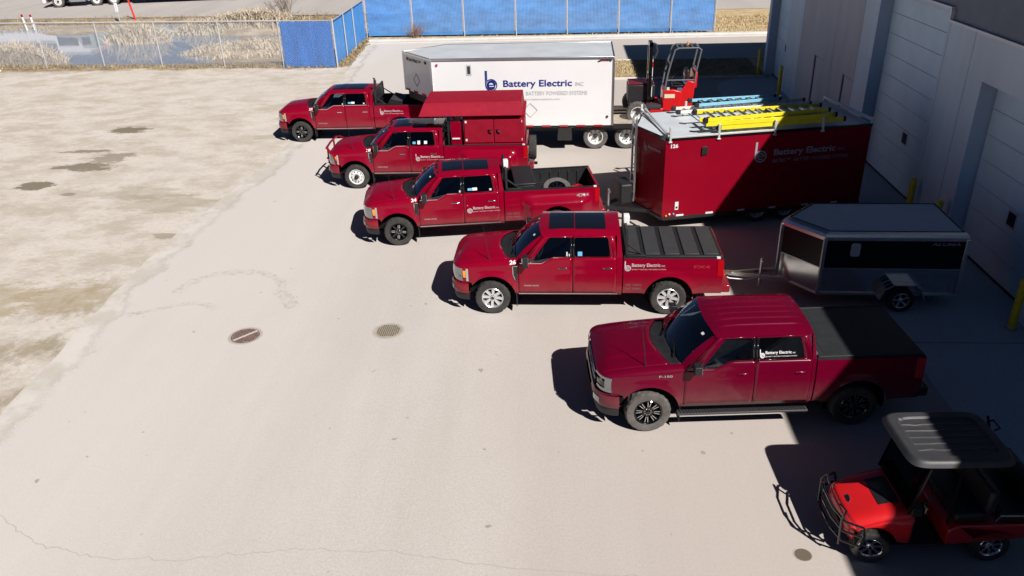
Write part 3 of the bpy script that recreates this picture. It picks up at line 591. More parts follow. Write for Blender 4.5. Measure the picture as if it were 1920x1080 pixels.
# ------------------------------------------------------------------ wheels
def wheel(parent, x, y, side, kind, R=.41, W=.28, steer=0.0, tyre=None, rimr=None, name='wheel'):
    e = empty(name, parent, (x, y, R)); e.rotation_euler = (0, 0, (0 if side > 0 else pi) + steer)
    rr = rimr or R * .60; n = 84
    prof = [(rr * .98, -W * .40), (R * .84, -W * .50), (R * .93, -W * .49), (R * .975, -W * .42), (R, -W * .34), (R, -W * .18), (R, -W * .06), (R, W * .06), (R, W * .18), (R, W * .34), (R * .975, W * .42), (R * .93, W * .49), (R * .84, W * .505), (R * .70, W * .47), (rr * 1.04, W * .43), (rr * .98, W * .37)]
    blk = R * .028
    def jit(i, j):
        if i in (3, 4, 9, 10): return -blk if (j // 2) % 2 else 0
        if i in (5, 6): return -blk if ((j + 1) // 2) % 2 else 0
        if i in (7, 8): return -blk if ((j + 2) // 2) % 2 else 0
        return 0
    G().lathe(prof, n, jit=jit).build('tyre', tyre or RUB, e, smooth=25)
    g = G(); yo = W * .40
    if kind in ('chrome8', 'black8', 'black_dark', 'trailer5', 'cart'):
        ns = {'chrome8': 8, 'black8': 8, 'black_dark': 8, 'trailer5': 5, 'cart': 7}[kind]
        mt = {'chrome8': BRT, 'black8': BLKG, 'black_dark': BLKG, 'trailer5': ALU, 'cart': CHR}[kind]
        g.lathe([(rr * .97, yo * .98), (rr * 1.03, yo * 1.08), (rr * .99, yo * 1.16), (rr * .93, yo * 1.05), (rr * .90, yo * .6), (rr * .88, -yo * .5)], 48, mi=0)
        g.lathe([(rr * .89, -yo * .35), (0, -yo * .35)], 32, mi=1)
        g.lathe([(rr * .35, yo * .3), (rr * .33, yo * .72), (rr * .17, yo * .82), (rr * .15, yo * .98), (0, yo * 1.0)], 24, mi=0)
        for k in range(ns):
            t = 2 * pi * k / ns + .1
            def spoke(tt, w0, w1, mi, h=0.0):
                d = Vector((cos(tt), 0, sin(tt))); q = Vector((-sin(tt), 0, cos(tt)))
                a = d * rr * .25; b = d * rr * .93; ya, yb = yo * .74 + h, yo * .92 + h; yl = yo * .35
                vs = []
                for p, ww, yy in ((a, w0, ya), (b, w1, yb)):
                    for sg in (-1, 1): vs += [Vector((p.x, yy, p.z)) + q * ww * sg, Vector((p.x, yl, p.z)) + q * ww * sg * 1.15]
                g.add(vs, [(0, 2, 6, 4), (0, 4, 5, 1), (2, 3, 7, 6), (4, 6, 7, 5), (0, 1, 3, 2)], mi)
            if kind == 'black8':
                spoke(t - .13, rr * .055, rr * .05, 0); spoke(t + .13, rr * .055, rr * .05, 0)
                for sg in (-1, 1):
                    tt = t + sg * .13; d = Vector((cos(tt), 0, sin(tt))); g.bar(Vector((d.x * rr * .45, yo * .845, d.z * rr * .45)), Vector((d.x * rr * .86, yo * .925, d.z * rr * .86)), .004, .012, 2)
            elif kind == 'black_dark':
                spoke(t, rr * .10, rr * .09, 0); 
                for sg in (-1, 1):
                    q = Vector((-sin(t), 0, cos(t))) * rr * .085 * sg; d = Vector((cos(t), 0, sin(t)))
                    if k % 2 == 0: g.bar(Vector((d.x * rr * .42 + q.x, yo * .87, d.z * rr * .42 + q.z)), Vector((d.x * rr * .8 + q.x, yo * .94, d.z * rr * .8 + q.z)), .008, .016, 2)
            elif kind == 'chrome8': spoke(t, rr * .11, rr * .135, 0)
            else: spoke(t, rr * .12, rr * .14, 0)
            if kind != 'trailer5':
                d = Vector((cos(t + .2), 0, sin(t + .2))) * rr * .24; g.cyl((d.x, yo * .72, d.z), (d.x, yo * .86, d.z), rr * .035, n=8, mi=2 if kind != 'chrome8' else 1)
        g.build('rim', [mt, DARK, CHR], e, smooth=40)
        G().lathe([(rr * .15, yo * .9), (rr * .15, yo * 1.03), (rr * .12, yo * 1.08), (0, yo * 1.09)], 20).build('hub_cap', BLKG if kind != 'trailer5' else CHR, e)
    else:
        sign = 1 if kind == 'dually_front' else -1
        d0 = yo * 1.05
        if sign > 0: pr = [(rr * .97, yo * .9), (rr * 1.04, yo * 1.1), (rr * .96, yo * 1.12), (rr * .90, yo * .8), (rr * .84, yo * .75), (rr * .74, yo * 1.0), (rr * .55, yo * 1.12), (rr * .42, yo * 1.12), (rr * .38, yo * 1.05), (0, yo * 1.05)]
        else: pr = [(rr * .97, yo * .9), (rr * 1.04, yo * 1.1), (rr * .96, yo * 1.12), (rr * .91, yo * .6), (rr * .86, -yo * .1), (rr * .70, -yo * .25), (rr * .52, -yo * .25), (rr * .46, -yo * .2), (0, -yo * .2)]
        g.lathe(pr, 48, mi=0)
        yh = yo * .93 if sign > 0 else -yo * .14
        for k in range(10 if sign > 0 else 8):
            t = 2 * pi * k / (10 if sign > 0 else 8); d = Vector((cos(t), 0, sin(t))) * rr * (.70 if sign > 0 else .76)
            g.cyl((d.x, yh - .02, d.z), (d.x, yh + (.022 if sign > 0 else .03), d.z), rr * .075, n=10, mi=1)
            d = Vector((cos(t + .3), 0, sin(t + .3))) * rr * .47; y2 = yo * 1.12 if sign > 0 else -yo * .22; g.cyl((d.x, y2, d.z), (d.x, y2 + .03, d.z), rr * .05, n=8, mi=2)
        g.build('rim', [STEEL if kind != 'plain_grey' else ALU, DARK, CHR], e, smooth=40)
        yb = yo * 1.05 if sign > 0 else -yo * .2
        G().lathe([(rr * .30, yb), (rr * .28, yb + R * .12), (rr * .18, yb + R * .2), (0, yb + R * .22)], 20).build('hub', BLK if sign > 0 else GREY, e)
    return e

# ------------------------------------------------------------------ pickup trucks
PROF = [(.30, .90), (.50, .935), (.60, .968), (.72, .982), (.88, .988), (1.06, .985), (1.13, .971), (1.22, .969), (1.34, .958), (1.44, .945)]
def yprof(z): return interp(z, PROF) if z <= 1.44 else .945 - (z - 1.44) * .42
def rpoly(pts, r, n=4):
    out = []; N = len(pts)
    for i in range(N):
        p = Vector(pts[i]); a = Vector(pts[i - 1]); b = Vector(pts[(i + 1) % N]); da = (a - p); db = (b - p); k = min(r, da.length * .45, db.length * .45); s = p + da.normalized() * k; e = p + db.normalized() * k
        for j in range(n + 1):
            t = j / n; q = s * (1 - t) ** 2 + p * 2 * t * (1 - t) + e * t * t; out.append((q.x, q.y))
    return out
def pickup(label, loc, a, S):
    wb = S['wb']; tail = S['tail']; cb = S.get('cab_back', -2.99); f150 = S.get('style') == 'light'; dually = S.get('dually', False); PA = S.get('paint', RED)
    R = S.get('R', .415); AR = .555; zc = .445; sill = .55; dz = -.05 if f150 else 0.0
    T = thing('pickup_truck', label, 'pickup truck', (loc[0], loc[1], 0.004), pi + radians(a), 'red pickup trucks parked in a row')
    def flare(x, z):
        o = 0
        for xc, dl in ((0, False), (-wb, dually)):
            d = hypot(x - xc, z - zc) - AR
            if dl:
                kx = sm((1.02 - abs(x - xc)) / .34); kz = sm((1.30 - z) / .26) * (0.75 + .25 * sm((z - .4) / .3)); o += .20 * kx * kz
            elif -.01 <= d < .17: o += (.036 if not f150 else .042) * (1 - d / .17) ** 1.5
        return o
    def Y(x, z):
        y = yprof(z) + flare(x, z)
        if x > .1: y -= .03 * ((min(x, .75) - .1) / .55) ** 2
        return y
    def zb(x):
        z = sill
        for xc in (0, -wb):
            d = abs(x - xc)
            if d < AR: z = max(z, zc + sqrt(AR * AR - d * d))
        if x > .47: z = max(z, .825)
        return z
    def stations(x0, x1):
        L = set(rng(x0, x1, max(3, int(abs(x1 - x0) / .05))))
        for xc in (0, -wb):
            for k in range(0, 19):
                for sg in (-1, 1):
                    x = xc + sg * AR * sin(pi / 2 * k / 18)
                    if min(x0, x1) < x < max(x0, x1): L.add(x)
        return sorted(L)
    def side(g, x0, x1, zt, s, nz=15, mi=0):
        g.grid(lambda x, v: (x, s * Y(x, zb(x) + (zt(x) - zb(x)) * v), zb(x) + (zt(x) - zb(x)) * v), stations(x0, x1), rng(0, 1, nz), mi)
    FX0, FXL, FW, XE = .54, .39, .985, .69
    def fx(y): return FX0 + FXL * sqrt(max(0, 1 - (abs(y) / FW) ** 6))
    def fth(t): return (FX0 + FXL * cos(t), FW * (1 if t > 0 else -1) * abs(sin(t)) ** (2 / 6))
    zs = lambda x: interp(x, [(-.62, 1.27), (0, 1.215), (.65, 1.19), (.9, 1.185)]) + dz * .4
    zhe = lambda x: interp(x, [(-.62, 1.375), (0, 1.335), (.5, 1.285), (.74, 1.25), (.87, 1.19)]) + dz * .4
    belt = lambda x: interp(x, [(-1.42, 1.438), (-1.15, 1.30), (0, 1.30)]) if x > -1.42 else 1.44
    zr = 1.90 + dz; HB = S.get('bed_h', 1.43)
    # ---- chassis and dark insides
    g = G().box(.72, -.72, .46, -.55, .72, 1.12).box(-.5, -.86, .46, cb, .86, .60).box(-.52, -.84, .6, -.62, .84, 1.28).box(cb, -.42, .42, tail + .1, .42, .58).box(.2, -.5, .3, -.2, .5, .5)
    g.cyl((0, -.8, .40), (0, .8, .40), .07).cyl((-wb, -.8, .40), (-wb, .8, .40), .09).lathe([(.0, -.16), (.16, -.1), (.16, .1), (0, .16)], 16, c=(-wb, 0, .4)); g.cyl((-1.0, -.3, .42), (tail, -.5, .42), .05)
    g.build('chassis', DARK, T)
    for xc in (0, -wb):
        for s in (1, -1):
            g = G().lathe([(AR + .005, s * (.90 if not (dually and xc) else 1.1)), (AR + .005, s * .45)], 28, c=(xc, 0, zc), a0=-.25, a1=pi + .25); g.lathe([(AR + .005, s * .45), (.0, s * .45)], 28, c=(xc, 0, zc)); g.build('wheel_well', DARK, T)
    for s in (1, -1):
        G().box(-.56, s * .74, .20, -.575, s * (1.0), .66).build('mud_flap', BLK, T, bevel=.01)
    # ---- front fenders
    def roll(x, ph): 
        yo = Y(x, zs(x)) if x <= .56 else min(Y(x, 1.19), FW * max(0.0, 1 - ((x - FX0) / FXL) ** 2) ** (1 / 6))
        return yo, .805 + (yo - .805) * cos(ph), zs(x) + (zhe(x) - zs(x)) * sin(ph)
    for s in (1, -1):
        g = G(); side(g, -.615, XE, zs, s, 15)
        g.grid(lambda x, ph: (x, s * roll(x, ph)[1], roll(x, ph)[2]), stations(-.615, .86), rng(0, pi / 2, 7))
        fe = g.build('front_fender', PA, T, smooth=40)
        if s > 0:
            if S.get('num'):
                k = 6.6; kk = .62
                def nf(a_, b_): _, y, z = roll(-.42 - a_, .20 + b_ * k); return (-.42 - a_, y + .006, z + .007)
                G().text(S['num'], nf, size=.17, width=.15, bold=.04).build('unit_number', LETW, fe, smooth=0)
            if not f150:
                yv = lambda x, z: Y(x, z) + .008
                g = G().plate(rpoly([(-.50, 1.23), (-.60, 1.23), (-.60, .90), (-.55, .90), (-.50, 1.02)], .03), [], lambda x, z: (x, yv(x, z), z))
                v = g.build('fender_vent', BLKG, fe, smooth=0)
                G().tube([(-.60, yv(-.6, 1.23), 1.24), (-.49, yv(-.5, 1.23), 1.235), (-.50, yv(-.5, 1.0), 1.02), (-.55, yv(-.55, .9), .90), (-.61, yv(-.6, .9), .90)], .017, 6).build('vent_frame', CHR, v)
            else:
                fn = lambda a_, b_: (-.16 - a_, Y(-.16 - a_, 1.17 + b_) + .008, 1.17 + b_)
                G().text('F-150', fn, size=.06, width=.24, bold=.02).build('badge', LETS, fe, smooth=0)
    # ---- hood, cowl, windscreen, roof
    hr = lambda s_: -.15 - .24 * s_ * s_
    def hood(s_, t):
        y = .80 * s_; x0 = fx(y) - .012; x = x0 + (hr(s_) - x0) * t; rp = sm((x0 - x) / .30)
        z = zhe(x) + rp * (.045 * (1 - s_ * s_) + .022 * sm((.66 - abs(s_)) / .10)) + .03 * sm((x0 - x) / .06) * (1 - abs(s_) ** 4)
        return (x, y, z)
    g = G().grid(hood, rng(-1, 1, 49), [0, .008, .02, .035, .055, .08, .12, .17, .24, .32, .42, .52, .62, .72, .82, .92, 1.0]); hd = g.build('hood', PA, T, smooth=40, solid=.012)
    wbx = lambda s_: -.44 - .14 * s_ * s_
    wbz = lambda s_: 1.435 - .05 * s_ * s_ + dz * .5
    g = G().grid(lambda s_, t: (hr(s_) + .01 + (wbx(s_) - .02 - hr(s_)) * t, (.80 + .015 * t) * s_, hood(s_, 1)[2] - .025 + (wbz(s_) - .01 - hood(s_, 1)[2] + .025) * t - .025 * sin(pi * t)), rng(-1, 1, 25), rng(0, 1, 6)); cw = g.build('cowl', BLK, T, solid=.01)
    g = G()
    for s0, s1 in ((.80, .05), (-.10, -.8)): g.tube([(wbx(s0) + .05, .8 * s0, wbz(s0) + .02), (wbx((s0 + s1) / 2) - .06, .4 * (s0 + s1), wbz((s0 + s1) / 2) + .07), (wbx(s1) - .07, .8 * s1, wbz(s1) + .09)], .012, 6)
    g.build('wiper', DARK, cw)
    def wind(s_, t):
        y = (.815 - .125 * t) * s_; x = wbx(s_) + (-1.08 - .08 * s_ * s_ - wbx(s_)) * t; zt = 1.93 + dz - .03 * s_ * s_; z = wbz(s_) + (zt - wbz(s_)) * t
        return (x + .03 * sin(pi * t), y, z + .02 * sin(pi * t))
    g = G().grid(wind, rng(-1, 1, 21), rng(0, 1, 9)); wsx = g.build('windshield', GLW, T)
    if S.get('stickers', True): 
        L_ = lambda a_, b_: Vector(wind(.80 - a_ * 1.1, .78 + b_ * 1.2)) + Vector((.01, 0, .01)); g = G().add([L_(0, 0), L_(.09, 0), L_(.09, .05), L_(0, .05)], [(0, 1, 2, 3)]); g.build('sticker', LETW, wsx, smooth=0)
    Cx = lambda x: interp(x, [(-3.2, .075), (-2.9, .085), (-2.2, .10), (-1.6, .10), (-1.3, .075), (-1.08, .03)])
    rib = S.get('ribs', False); xe = cb + .05
    def roof(s_, t):
        x0 = -1.08 - .08 * s_ * s_; x = x0 + (xe - x0) * t; z = zr + Cx(x) * (1 - abs(s_) ** 3.4)
        if rib:
            y = .755 * s_; e = sm((-1.22 - x) / .12) * sm((x - xe - .12) / .12)
            for c in (-.5, -.3, -.1, .1, .3, .5): z += .022 * e * math.exp(-((y - c) / .019) ** 2)
        return (x, .755 * s_, z)
    cabg = G(); cabg.grid(roof, rng(-1, 1, 201 if rib else 33), rng(0, 1, 33))
    for s in (1, -1):
        cabg.grid(lambda u, t: tuple(Vector(wind(s, t)).lerp(Vector((-.600 + (-1.185 + .600) * t, s * yprof(1.30 + (zr - .006 - 1.30) * t), 1.30 + (zr - .006 - 1.30) * t)), u)), rng(0, 1, 5), rng(0, 1, 11))
        cabg.grid(lambda x, v: (x, s * (yprof(zr - .006) + (.755 - yprof(zr - .006)) * v), zr - .006 + .006 * v), rng(-1.15, xe, 12), [0, 1])
        side(cabg, -2.862, cb, lambda x: 1.44, s, 12); cabg.grid(lambda x, z: (x + (z - 1.44) * .10 * ((-2.862 - x) / (-2.862 - cb)), s * yprof(z), z), rng(-2.862, cb, 4), rng(1.44, zr - .004, 6))
        cabg.grid(lambda x, v: (x, s * (yprof(sill) - .02 - .05 * v), sill + .01 - .09 * v), rng(-.6, cb, 3), [0, .5, 1])
    bx = lambda z: cb + max(0, z - 1.44) * .10
    cabg.plate([(-.93, .6), (.93, .6), (.935, 1.44), (.76, zr), (-.76, zr), (-.935, 1.44)], [rpoly([(-.68, 1.46), (.68, 1.46), (.60, zr - .06), (-.60, zr - .06)], .05)], lambda y, z: (bx(z), y, z))
    cabg.grid(lambda s_, t: (xe + (bx(zr) - xe) * t, .755 * s_, zr + (Cx(xe) * (1 - abs(s_) ** 3.4)) * (1 - t)), rng(-1, 1, 17), [0, .5, 1])
    cab = cabg.build('cab', PA, T, smooth=40)
    G().plate([(-.70, 1.44), (.70, 1.44), (.62, zr - .04), (-.62, zr - .04)], [], lambda y, z: (bx(z) + .015, y, z)).build('rear_window', GLSD, T, smooth=0)
    if S.get('sunroof'):
        def sr(s_, x): z = zr + Cx(x) * (1 - abs(s_) ** 3.4); return (x, .755 * s_, z + .006)
        g = G().grid(sr, rng(-.67, .67, 15), rng(-1.32, -1.90, 9)); g.grid(sr, rng(-.70, .70, 15), rng(-1.92, -2.62, 9)); g.build('sunroof', ROOFG, T)
    if S.get('cab_lights'):
        for y in (-.5, -.16, 0, .16, .5):
            z = roof(y / .755, .045)[2]; x = roof(y / .755, .045)[0]; G().lathe([(0, .035), (.035, .025), (.05, -.01)], 10, 'z', (x, y, z)).build('roof_marker', BLKG, T)
    # ---- doors
    def door(name, s, x0, x1, outer, hole, hx, priv, trim):
        g = G(); side(g, x0, x1, belt, s, 15); g.plate(outer, [hole], lambda x, z: (x, s * Y(x, z), z))
        zt_ = zr - .03
        for (u, v) in ((x1, x1 + .048), ) if name == 'front_door' else ((x0 - .045, x0),):
            g.add([(u, s * (yprof(1.45) + .004), 1.45), (v, s * (yprof(1.45) + .004), 1.45), (v, s * (yprof(zt_) + .004), zt_), (u, s * (yprof(zt_) + .004), zt_)], [(0, 1, 2, 3)], 1)
        d = g.build(name, [PA, BLKG], T, smooth=40, solid=.008); d.modifiers['thick'].offset = 0
        G().plate(hole, [], lambda x, z: (x, s * (yprof(z) - .014), z)).build('window', GLSD if priv else GLS, d, smooth=0)
        hm = CHR if not f150 else PA
        G().box(hx - .10, s * (Y(hx, 1.2) - .005), 1.165, hx + .10, s * (Y(hx, 1.2) + .012), 1.205).box(hx - .085, s * (Y(hx, 1.2) + .012), 1.178, hx + .085, s * (Y(hx, 1.2) + .035), 1.205).build('handle', hm, d, bevel=.006)
        g = G(); n = len(trim)
        for (xa, za), (xb, zb2) in zip(trim, trim[1:]): g.add([(xa, s * (Y(xa, za) + .007), za), (xb, s * (Y(xb, zb2) + .007), zb2), (xb, s * (Y(xb, zb2) + .007), zb2 + .016), (xa, s * (Y(xa, za) + .007), za + .016)], [(0, 1, 2, 3)])
        g.build('belt_trim', CHR if not f150 else BLKG, d, smooth=0)
        return d
    zt = zr - .007; FD = []
    for s in (1, -1):
        f = door('front_door', s, -.622, -1.855, [(-.622, 1.30), (-1.15, 1.30), (-1.42, 1.438), (-1.855, 1.44), (-1.855, zt), (-1.205, zt)], rpoly([(-.90, 1.318), (-1.155, 1.318), (-1.415, 1.456), (-1.805, 1.458), (-1.805, zt - .03), (-1.33, zt - .03)], .035), -1.64, False, [(-.66, 1.298), (-1.152, 1.298), (-1.418, 1.436), (-1.85, 1.44)])
        r = door('rear_door', s, -1.867, -2.855, [(-1.867, 1.44), (-2.855, 1.44), (-2.815, zt), (-1.867, zt)], rpoly([(-1.912, 1.458), (-2.70, 1.458), (-2.70, 1.56), (-2.655, zt - .03), (-1.912, zt - .03)], .05), -2.66, True, [(-1.872, 1.44), (-2.72, 1.44)])
        FD.append((f, r))
        # mirror
        mz = 1.40; my = s * 1.10
        g = G().tube([(-.80, s * .95, 1.36), (-.80, s * 1.08, 1.38)], .035, 8).box(-.73, s * 1.02, 1.30 if not f150 else 1.33, -.86, s * 1.21, 1.56 if not f150 else 1.50)
        mm = g.build('wing_mirror', BLK, T, bevel=.03, seg=3)
        if not f150: G().box(-.715, s * 1.03, 1.42, -.76, s * 1.205, 1.55).build('mirror_cap', CHR, mm, bevel=.02)
        G().box(-.855, s * 1.035, 1.34, -.864, s * 1.195, 1.54 if not f150 else 1.48).build('mirror_glass', CHR, mm)
        # sail triangle
        G().add([(-.68, s * (yprof(1.32) + .006), 1.318), (-.885, s * (yprof(1.32) + .006), 1.318), (-.99, s * (yprof(1.46) + .006), 1.46)], [(0, 1, 2)]).build('mirror_sail', BLKG, FD[-1][0], smooth=0)
        if f150:
            G().box(-.50, s * .98, .43, -2.85, s * 1.12, .475).build('running_board', GREY, T, bevel=.015); g = G()
            for i in range(40): g.bar((-.55 - i * .057, s * 1.0, .478), (-.58 - i * .057, s * 1.10, .478), .016, .012)
            g.build('step_tread', BLK, T, smooth=0)
        else:
            G().box(-.62, s * .93, .525, cb + .1, s * .972, .548).build('sill_strip', ALU, T)
    # ---- inside of the cab
    for x in (-1.30, -2.25):
        for y in ((-.40, .40) if x > -2 else (-.45, .45)):
            w_ = .26 if x > -2 else .38
            g = G().box(x - .02, y - w_, .85, x - .55, y + w_, 1.02); g.box(x - .50, y - w_, .95, x - .68, y + w_, 1.50, 0, Matrix.Translation((x - .59, 0, 1.0)) @ Matrix.Rotation(-.15, 4, 'Y') @ Matrix.Translation((-x + .59, 0, -1.0))); g.box(x - .62, y - .13, 1.54, x - .73, y + .13, 1.74); g.build('seat', SEATM, T, bevel=.04)
    G().box(-.62, -.85, .95, -.98, .85, 1.34).build('dashboard', SEATM, T, bevel=.06)
    M_ = Matrix.Translation((-1.10, .40, 1.30)) @ Matrix.Rotation(radians(65), 4, 'Y')
    g = G().tube([M_ @ Vector((.185 * cos(t), .185 * sin(t), 0)) for t in rng(0, 2 * pi, 25)[:-1]], .016, 6, True); g.tube([M_ @ Vector((-.18, 0, 0)), M_ @ Vector((.18, 0, 0))], .014, 6).tube([M_ @ Vector((0, 0, 0)), M_ @ Vector((0, 0, .25))], .03, 6); g.build('steering_wheel', GREY, T)
    # ---- front end
    TH = [(-1 if i < 0 else 1) * (abs(i) / 24) ** 1.5 * pi / 2 for i in range(-24, 25)]
    def fband(g, t0, t1, z0, z1, off, nz=3, mi=0, bulge=0.0):
        ts = [t for t in TH if t0 < t < t1]; ts = [t0] + ts + [t1]
        def fn(t, v):
            x, y = fth(t); b = off + bulge * sin(pi * v); n = Vector((cos(t), sin(t) * .8)).normalized(); return (x + n.x * b, y + n.y * b, z0 + (z1 - z0) * v)
        g.grid(fn, ts, rng(0, 1, nz), mi)
    ty = lambda y: (1 if y > 0 else -1) * math.asin(min(1, (abs(y) / FW)) ** 3.0)
    g = G(); fband(g, -pi / 2, pi / 2, .56, .82, .035, 7, 0, .03); g.grid(lambda t, v: (fth(t)[0] + .035 - .1 * v, fth(t)[1] * (1 - .05 * v), .82), TH, [0, 1]); g.grid(lambda t, v: (fth(t)[0] + .035 - .1 * v, fth(t)[1] * (1 - .05 * v), .56), TH, [0, 1])
    bp = g.build('front_bumper', PA, T, smooth=50); g = G(); fband(g, -pi / 2, pi / 2, .38, .555, .0, 4, 0, .02); g.build('air_dam', BLK, bp)
    g = G(); fband(g, ty(-.40), ty(.40), .62, .76, .075, 2); g.build('bumper_grille', DARK, bp)
    for s in (1, -1):
        g = G(); a0, a1 = sorted((ty(s * .66), ty(s * .86))); fband(g, a0, a1, .62, .74, .07, 3); g.build('fog_light', LAMPC if f150 else BLKG, bp)
    fband(g := G(), ty(-.63), ty(.63), .83, 1.185, -.06, 3); gr = g.build('grille', DARK, T, smooth=50); gm = BLKG if f150 else CHR; g = G()
    for z in (.86, .93, 1.0, 1.07, 1.14): fband(g, ty(-.61), ty(.61), z, z + (.03 if z not in (.93, 1.07) else .045), .005, 3, 0, .015)
    for y in (-.62, -.2, .2, .62): fband(g, ty(y) - .004, ty(y) + .004, .84, 1.18, .012, 2) if abs(y) > .3 else None
    g.build('grille_bar', gm, gr, smooth=50)
    for s in (1, -1):
        a0, a1 = sorted((ty(s * .64), s * pi / 2)); g = G(); fband(g, a0, a1, .835, 1.185, -.05, 3); g.build('lamp_housing', BLKG, T)
        ends = (ty(.64), pi / 2)
        g = G(); lo, hi = (.84, 1.18)
        if f150:
            a0, a1 = sorted((ty(s * .66), ty(s * .955))); 
            for (z0, z1, p, q_) in ((1.125, 1.18, .66, .965), (.86, .93, .70, .965), (.93, 1.125, .90, .962)): b0, b1 = sorted((ty(s * p), ty(s * q_))); fband(g, b0, b1, z0, z1, .004, 4, 0, .01)
        else: a0, a1 = sorted((ty(s * .645), ty(s * .965))); fband(g, a0, a1, lo, hi, .0, 6, 0, .022)
        hl = g.build('headlight', LAMPC, T, smooth=50)
        if not f150:
            g = G(); a0, a1 = sorted((ty(s * .968), s * 1.43)); fband(g, a0, a1, .95, 1.13, .008, 4, 0, .012); g.build('turn_signal', LAMPA, hl, smooth=50); g = G(); a0, a1 = sorted((s * 1.435, s * 1.57)); fband(g, a0, a1, .86, 1.18, .004, 3); g.build('lamp_edge', CHR, hl)
        g = G(); a0, a1 = sorted((ty(s * .70), ty(s * .90))); fband(g, a0, a1, .90 if not f150 else .97, 1.06, .006, 2); g.build('lamp_bowl', BLKG, hl)
    if S.get('antenna', True): G().tube([(.06, .80, zhe(0) - .01), (.06, .80, zhe(0) + .05), (.16, .80, 2.2)], [.018, .009, .003], 6).build('antenna', BLK, T)
    # ---- bed
    b0 = cb - .025; bl = []
    for s in (1, -1):
        g = G(); side(g, tail, b0, lambda x: HB - .015, s, 17)
        g.grid(lambda x, v: (x, s * (Y(x, HB - .015) - .115 * v), HB - .015 + .012 * sin(pi * min(1, v * 1.4) / 2)), stations(tail, b0), [0, .1, .25, .6, 1], 1 if S.get('rail_cap', True) else 0)
        for xx in (b0, tail): g.grid(lambda y, v: (xx, s * ((1 - y) * Y(xx, max(sill, .56) + (HB - .58) * v) + y * .82), .56 + (HB - .58) * v), [0, 1], rng(0, 1, 12))
        o = g.build('bed_side', [PA, BLK], T, smooth=40); bl.append(o)
        g = G(); tz = [1.0, 1.05, 1.2, 1.34, 1.39]
        g.grid(lambda x, z: (x, s * (Y(x, z) + .008), z), rng(tail - .004, tail + (.13 if not f150 else .16), 4), tz); g.grid(lambda y, z: (tail - .006, s * y, z), [.80, .90, .965], tz); g.build('tail_light', LAMPR, T)
        if dually: 
            for dy in (.965, .68): wheel(T, -wb, s * dy, s, S.get('rear_kind', S['wheel']), R, .25)
        else: wheel(T, -wb, s * .86, s, S['wheel'], R, .285)
        wheel(T, 0, s * .86, s, S['wheel'], R, .285, tyre=S.get('front_tyre'), steer=radians(S.get('steer', 0)))
    lin = S.get('liner', BLK); g = G(); fl = .88
    g.add([(b0, -.82, fl), (tail, -.82, fl), (tail, .82, fl), (b0, .82, fl)], [(0, 1, 2, 3)])
    for s in (1, -1):
        g.add([(b0, s * .825, fl), (tail, s * .825, fl), (tail, s * .835, HB - .02), (b0, s * .835, HB - .02)], [(0, 1, 2, 3)])
        g.box(-wb - .45, s * .56, fl, -wb + .45, s * .82, fl + .22)
        for i in range(9): x = b0 - .15 - i * (b0 - tail - .2) / 9; g.box(x, s * .80, fl, x + .05, s * .83, HB - .1)
    for i in range(12): y = -.5 + i * .09; g.box(b0, y, fl, tail, y + .03, fl + .015)
    g.add([(b0 - .02, -.83, fl), (b0 - .02, .83, fl), (b0 - .02, .83, HB - .01), (b0 - .02, -.83, HB - .01)], [(0, 1, 2, 3)]); g.build('bed_liner', lin, T, bevel=.012)
    g = G().box(tail + .0, -.79, .80, tail + .07, .79, HB - .005).box(tail - .006, -.6, .95, tail, .6, 1.2); tg = g.build('tailgate', PA, T, bevel=.015); G().box(tail - .02, -.15, 1.25, tail - .005, .15, 1.32).build('handle', BLK, tg)
    g = G().box(tail - .20, -.93, .55, tail + .02, .93, .74).box(tail - .22, -.35, .68, tail - .1, .35, .75); g.build('rear_bumper', S.get('bumper', PA), T, bevel=.03); G().box(tail - .30, -.04, .46, tail, .04, .54).build('hitch_receiver', DARK, T)
    if S.get('logo'):
        xl, zl, hl_, part = S['logo']; hw = S.get('logo_w', .66)
        tgt = {'bed': bl[0], 'rear_door': FD[0][1], 'front_door': FD[0][0], 'window': None}[part]
        if part == 'window': tgt = [c for c in KIDS(FD[0][1]) if c.name.startswith('window')][0]; YY = lambda x, z: yprof(z) - .008
        else: YY = lambda x, z: Y(x, z) + .006
        fn = lambda a_, b_: (xl - a_, YY(xl - a_, zl + b_), zl + b_); g = G(); logo(g, fn, hl_)
        g.text('Battery Electric', lambda a_, b_: fn(a_ + hl_ * .68, b_ + hl_ * .46), size=hl_ * .46, width=hw, bold=.012); g.text('INC', lambda a_, b_: fn(a_ + hl_ * .68 + hw * 1.04, b_ + hl_ * .46), size=hl_ * .2, bold=.01)
        g.text('BATRIC™ BATTERY POWERED SYSTEMS', lambda a_, b_: fn(a_ + hl_ * .68, b_ + hl_ * .12), size=hl_ * .15, width=hw * 1.2, bold=.0); g.build('lettering', LETW if part == 'window' else LETV, tgt, smooth=0)
    fnb = lambda x0, z0: (lambda a_, b_: (x0 - a_, Y(x0 - a_, z0 + b_) + .006, z0 + b_))
    if not f150: G().text('POWER STROKE', fnb(-.75, .735), size=.05, width=.34, bold=.02).build('badge', LETS, FD[0][0], smooth=0)
    if S.get('tare'): g = G().text('TARE  3,850KG', fnb(-3.06, .75), size=.075, width=.37, bold=.0); g.text('GVW  5,080KG', fnb(-3.06, .65), size=.075, width=.37); g.build('weight_lettering', LETF, bl[0], smooth=0)
    if S.get('badge4'): g = G().text(S['badge4'], fnb(tail + .66, 1.19), size=.10, width=.36, bold=.03); g.build('badge', S.get('badge4m', LETF), bl[0], smooth=0)
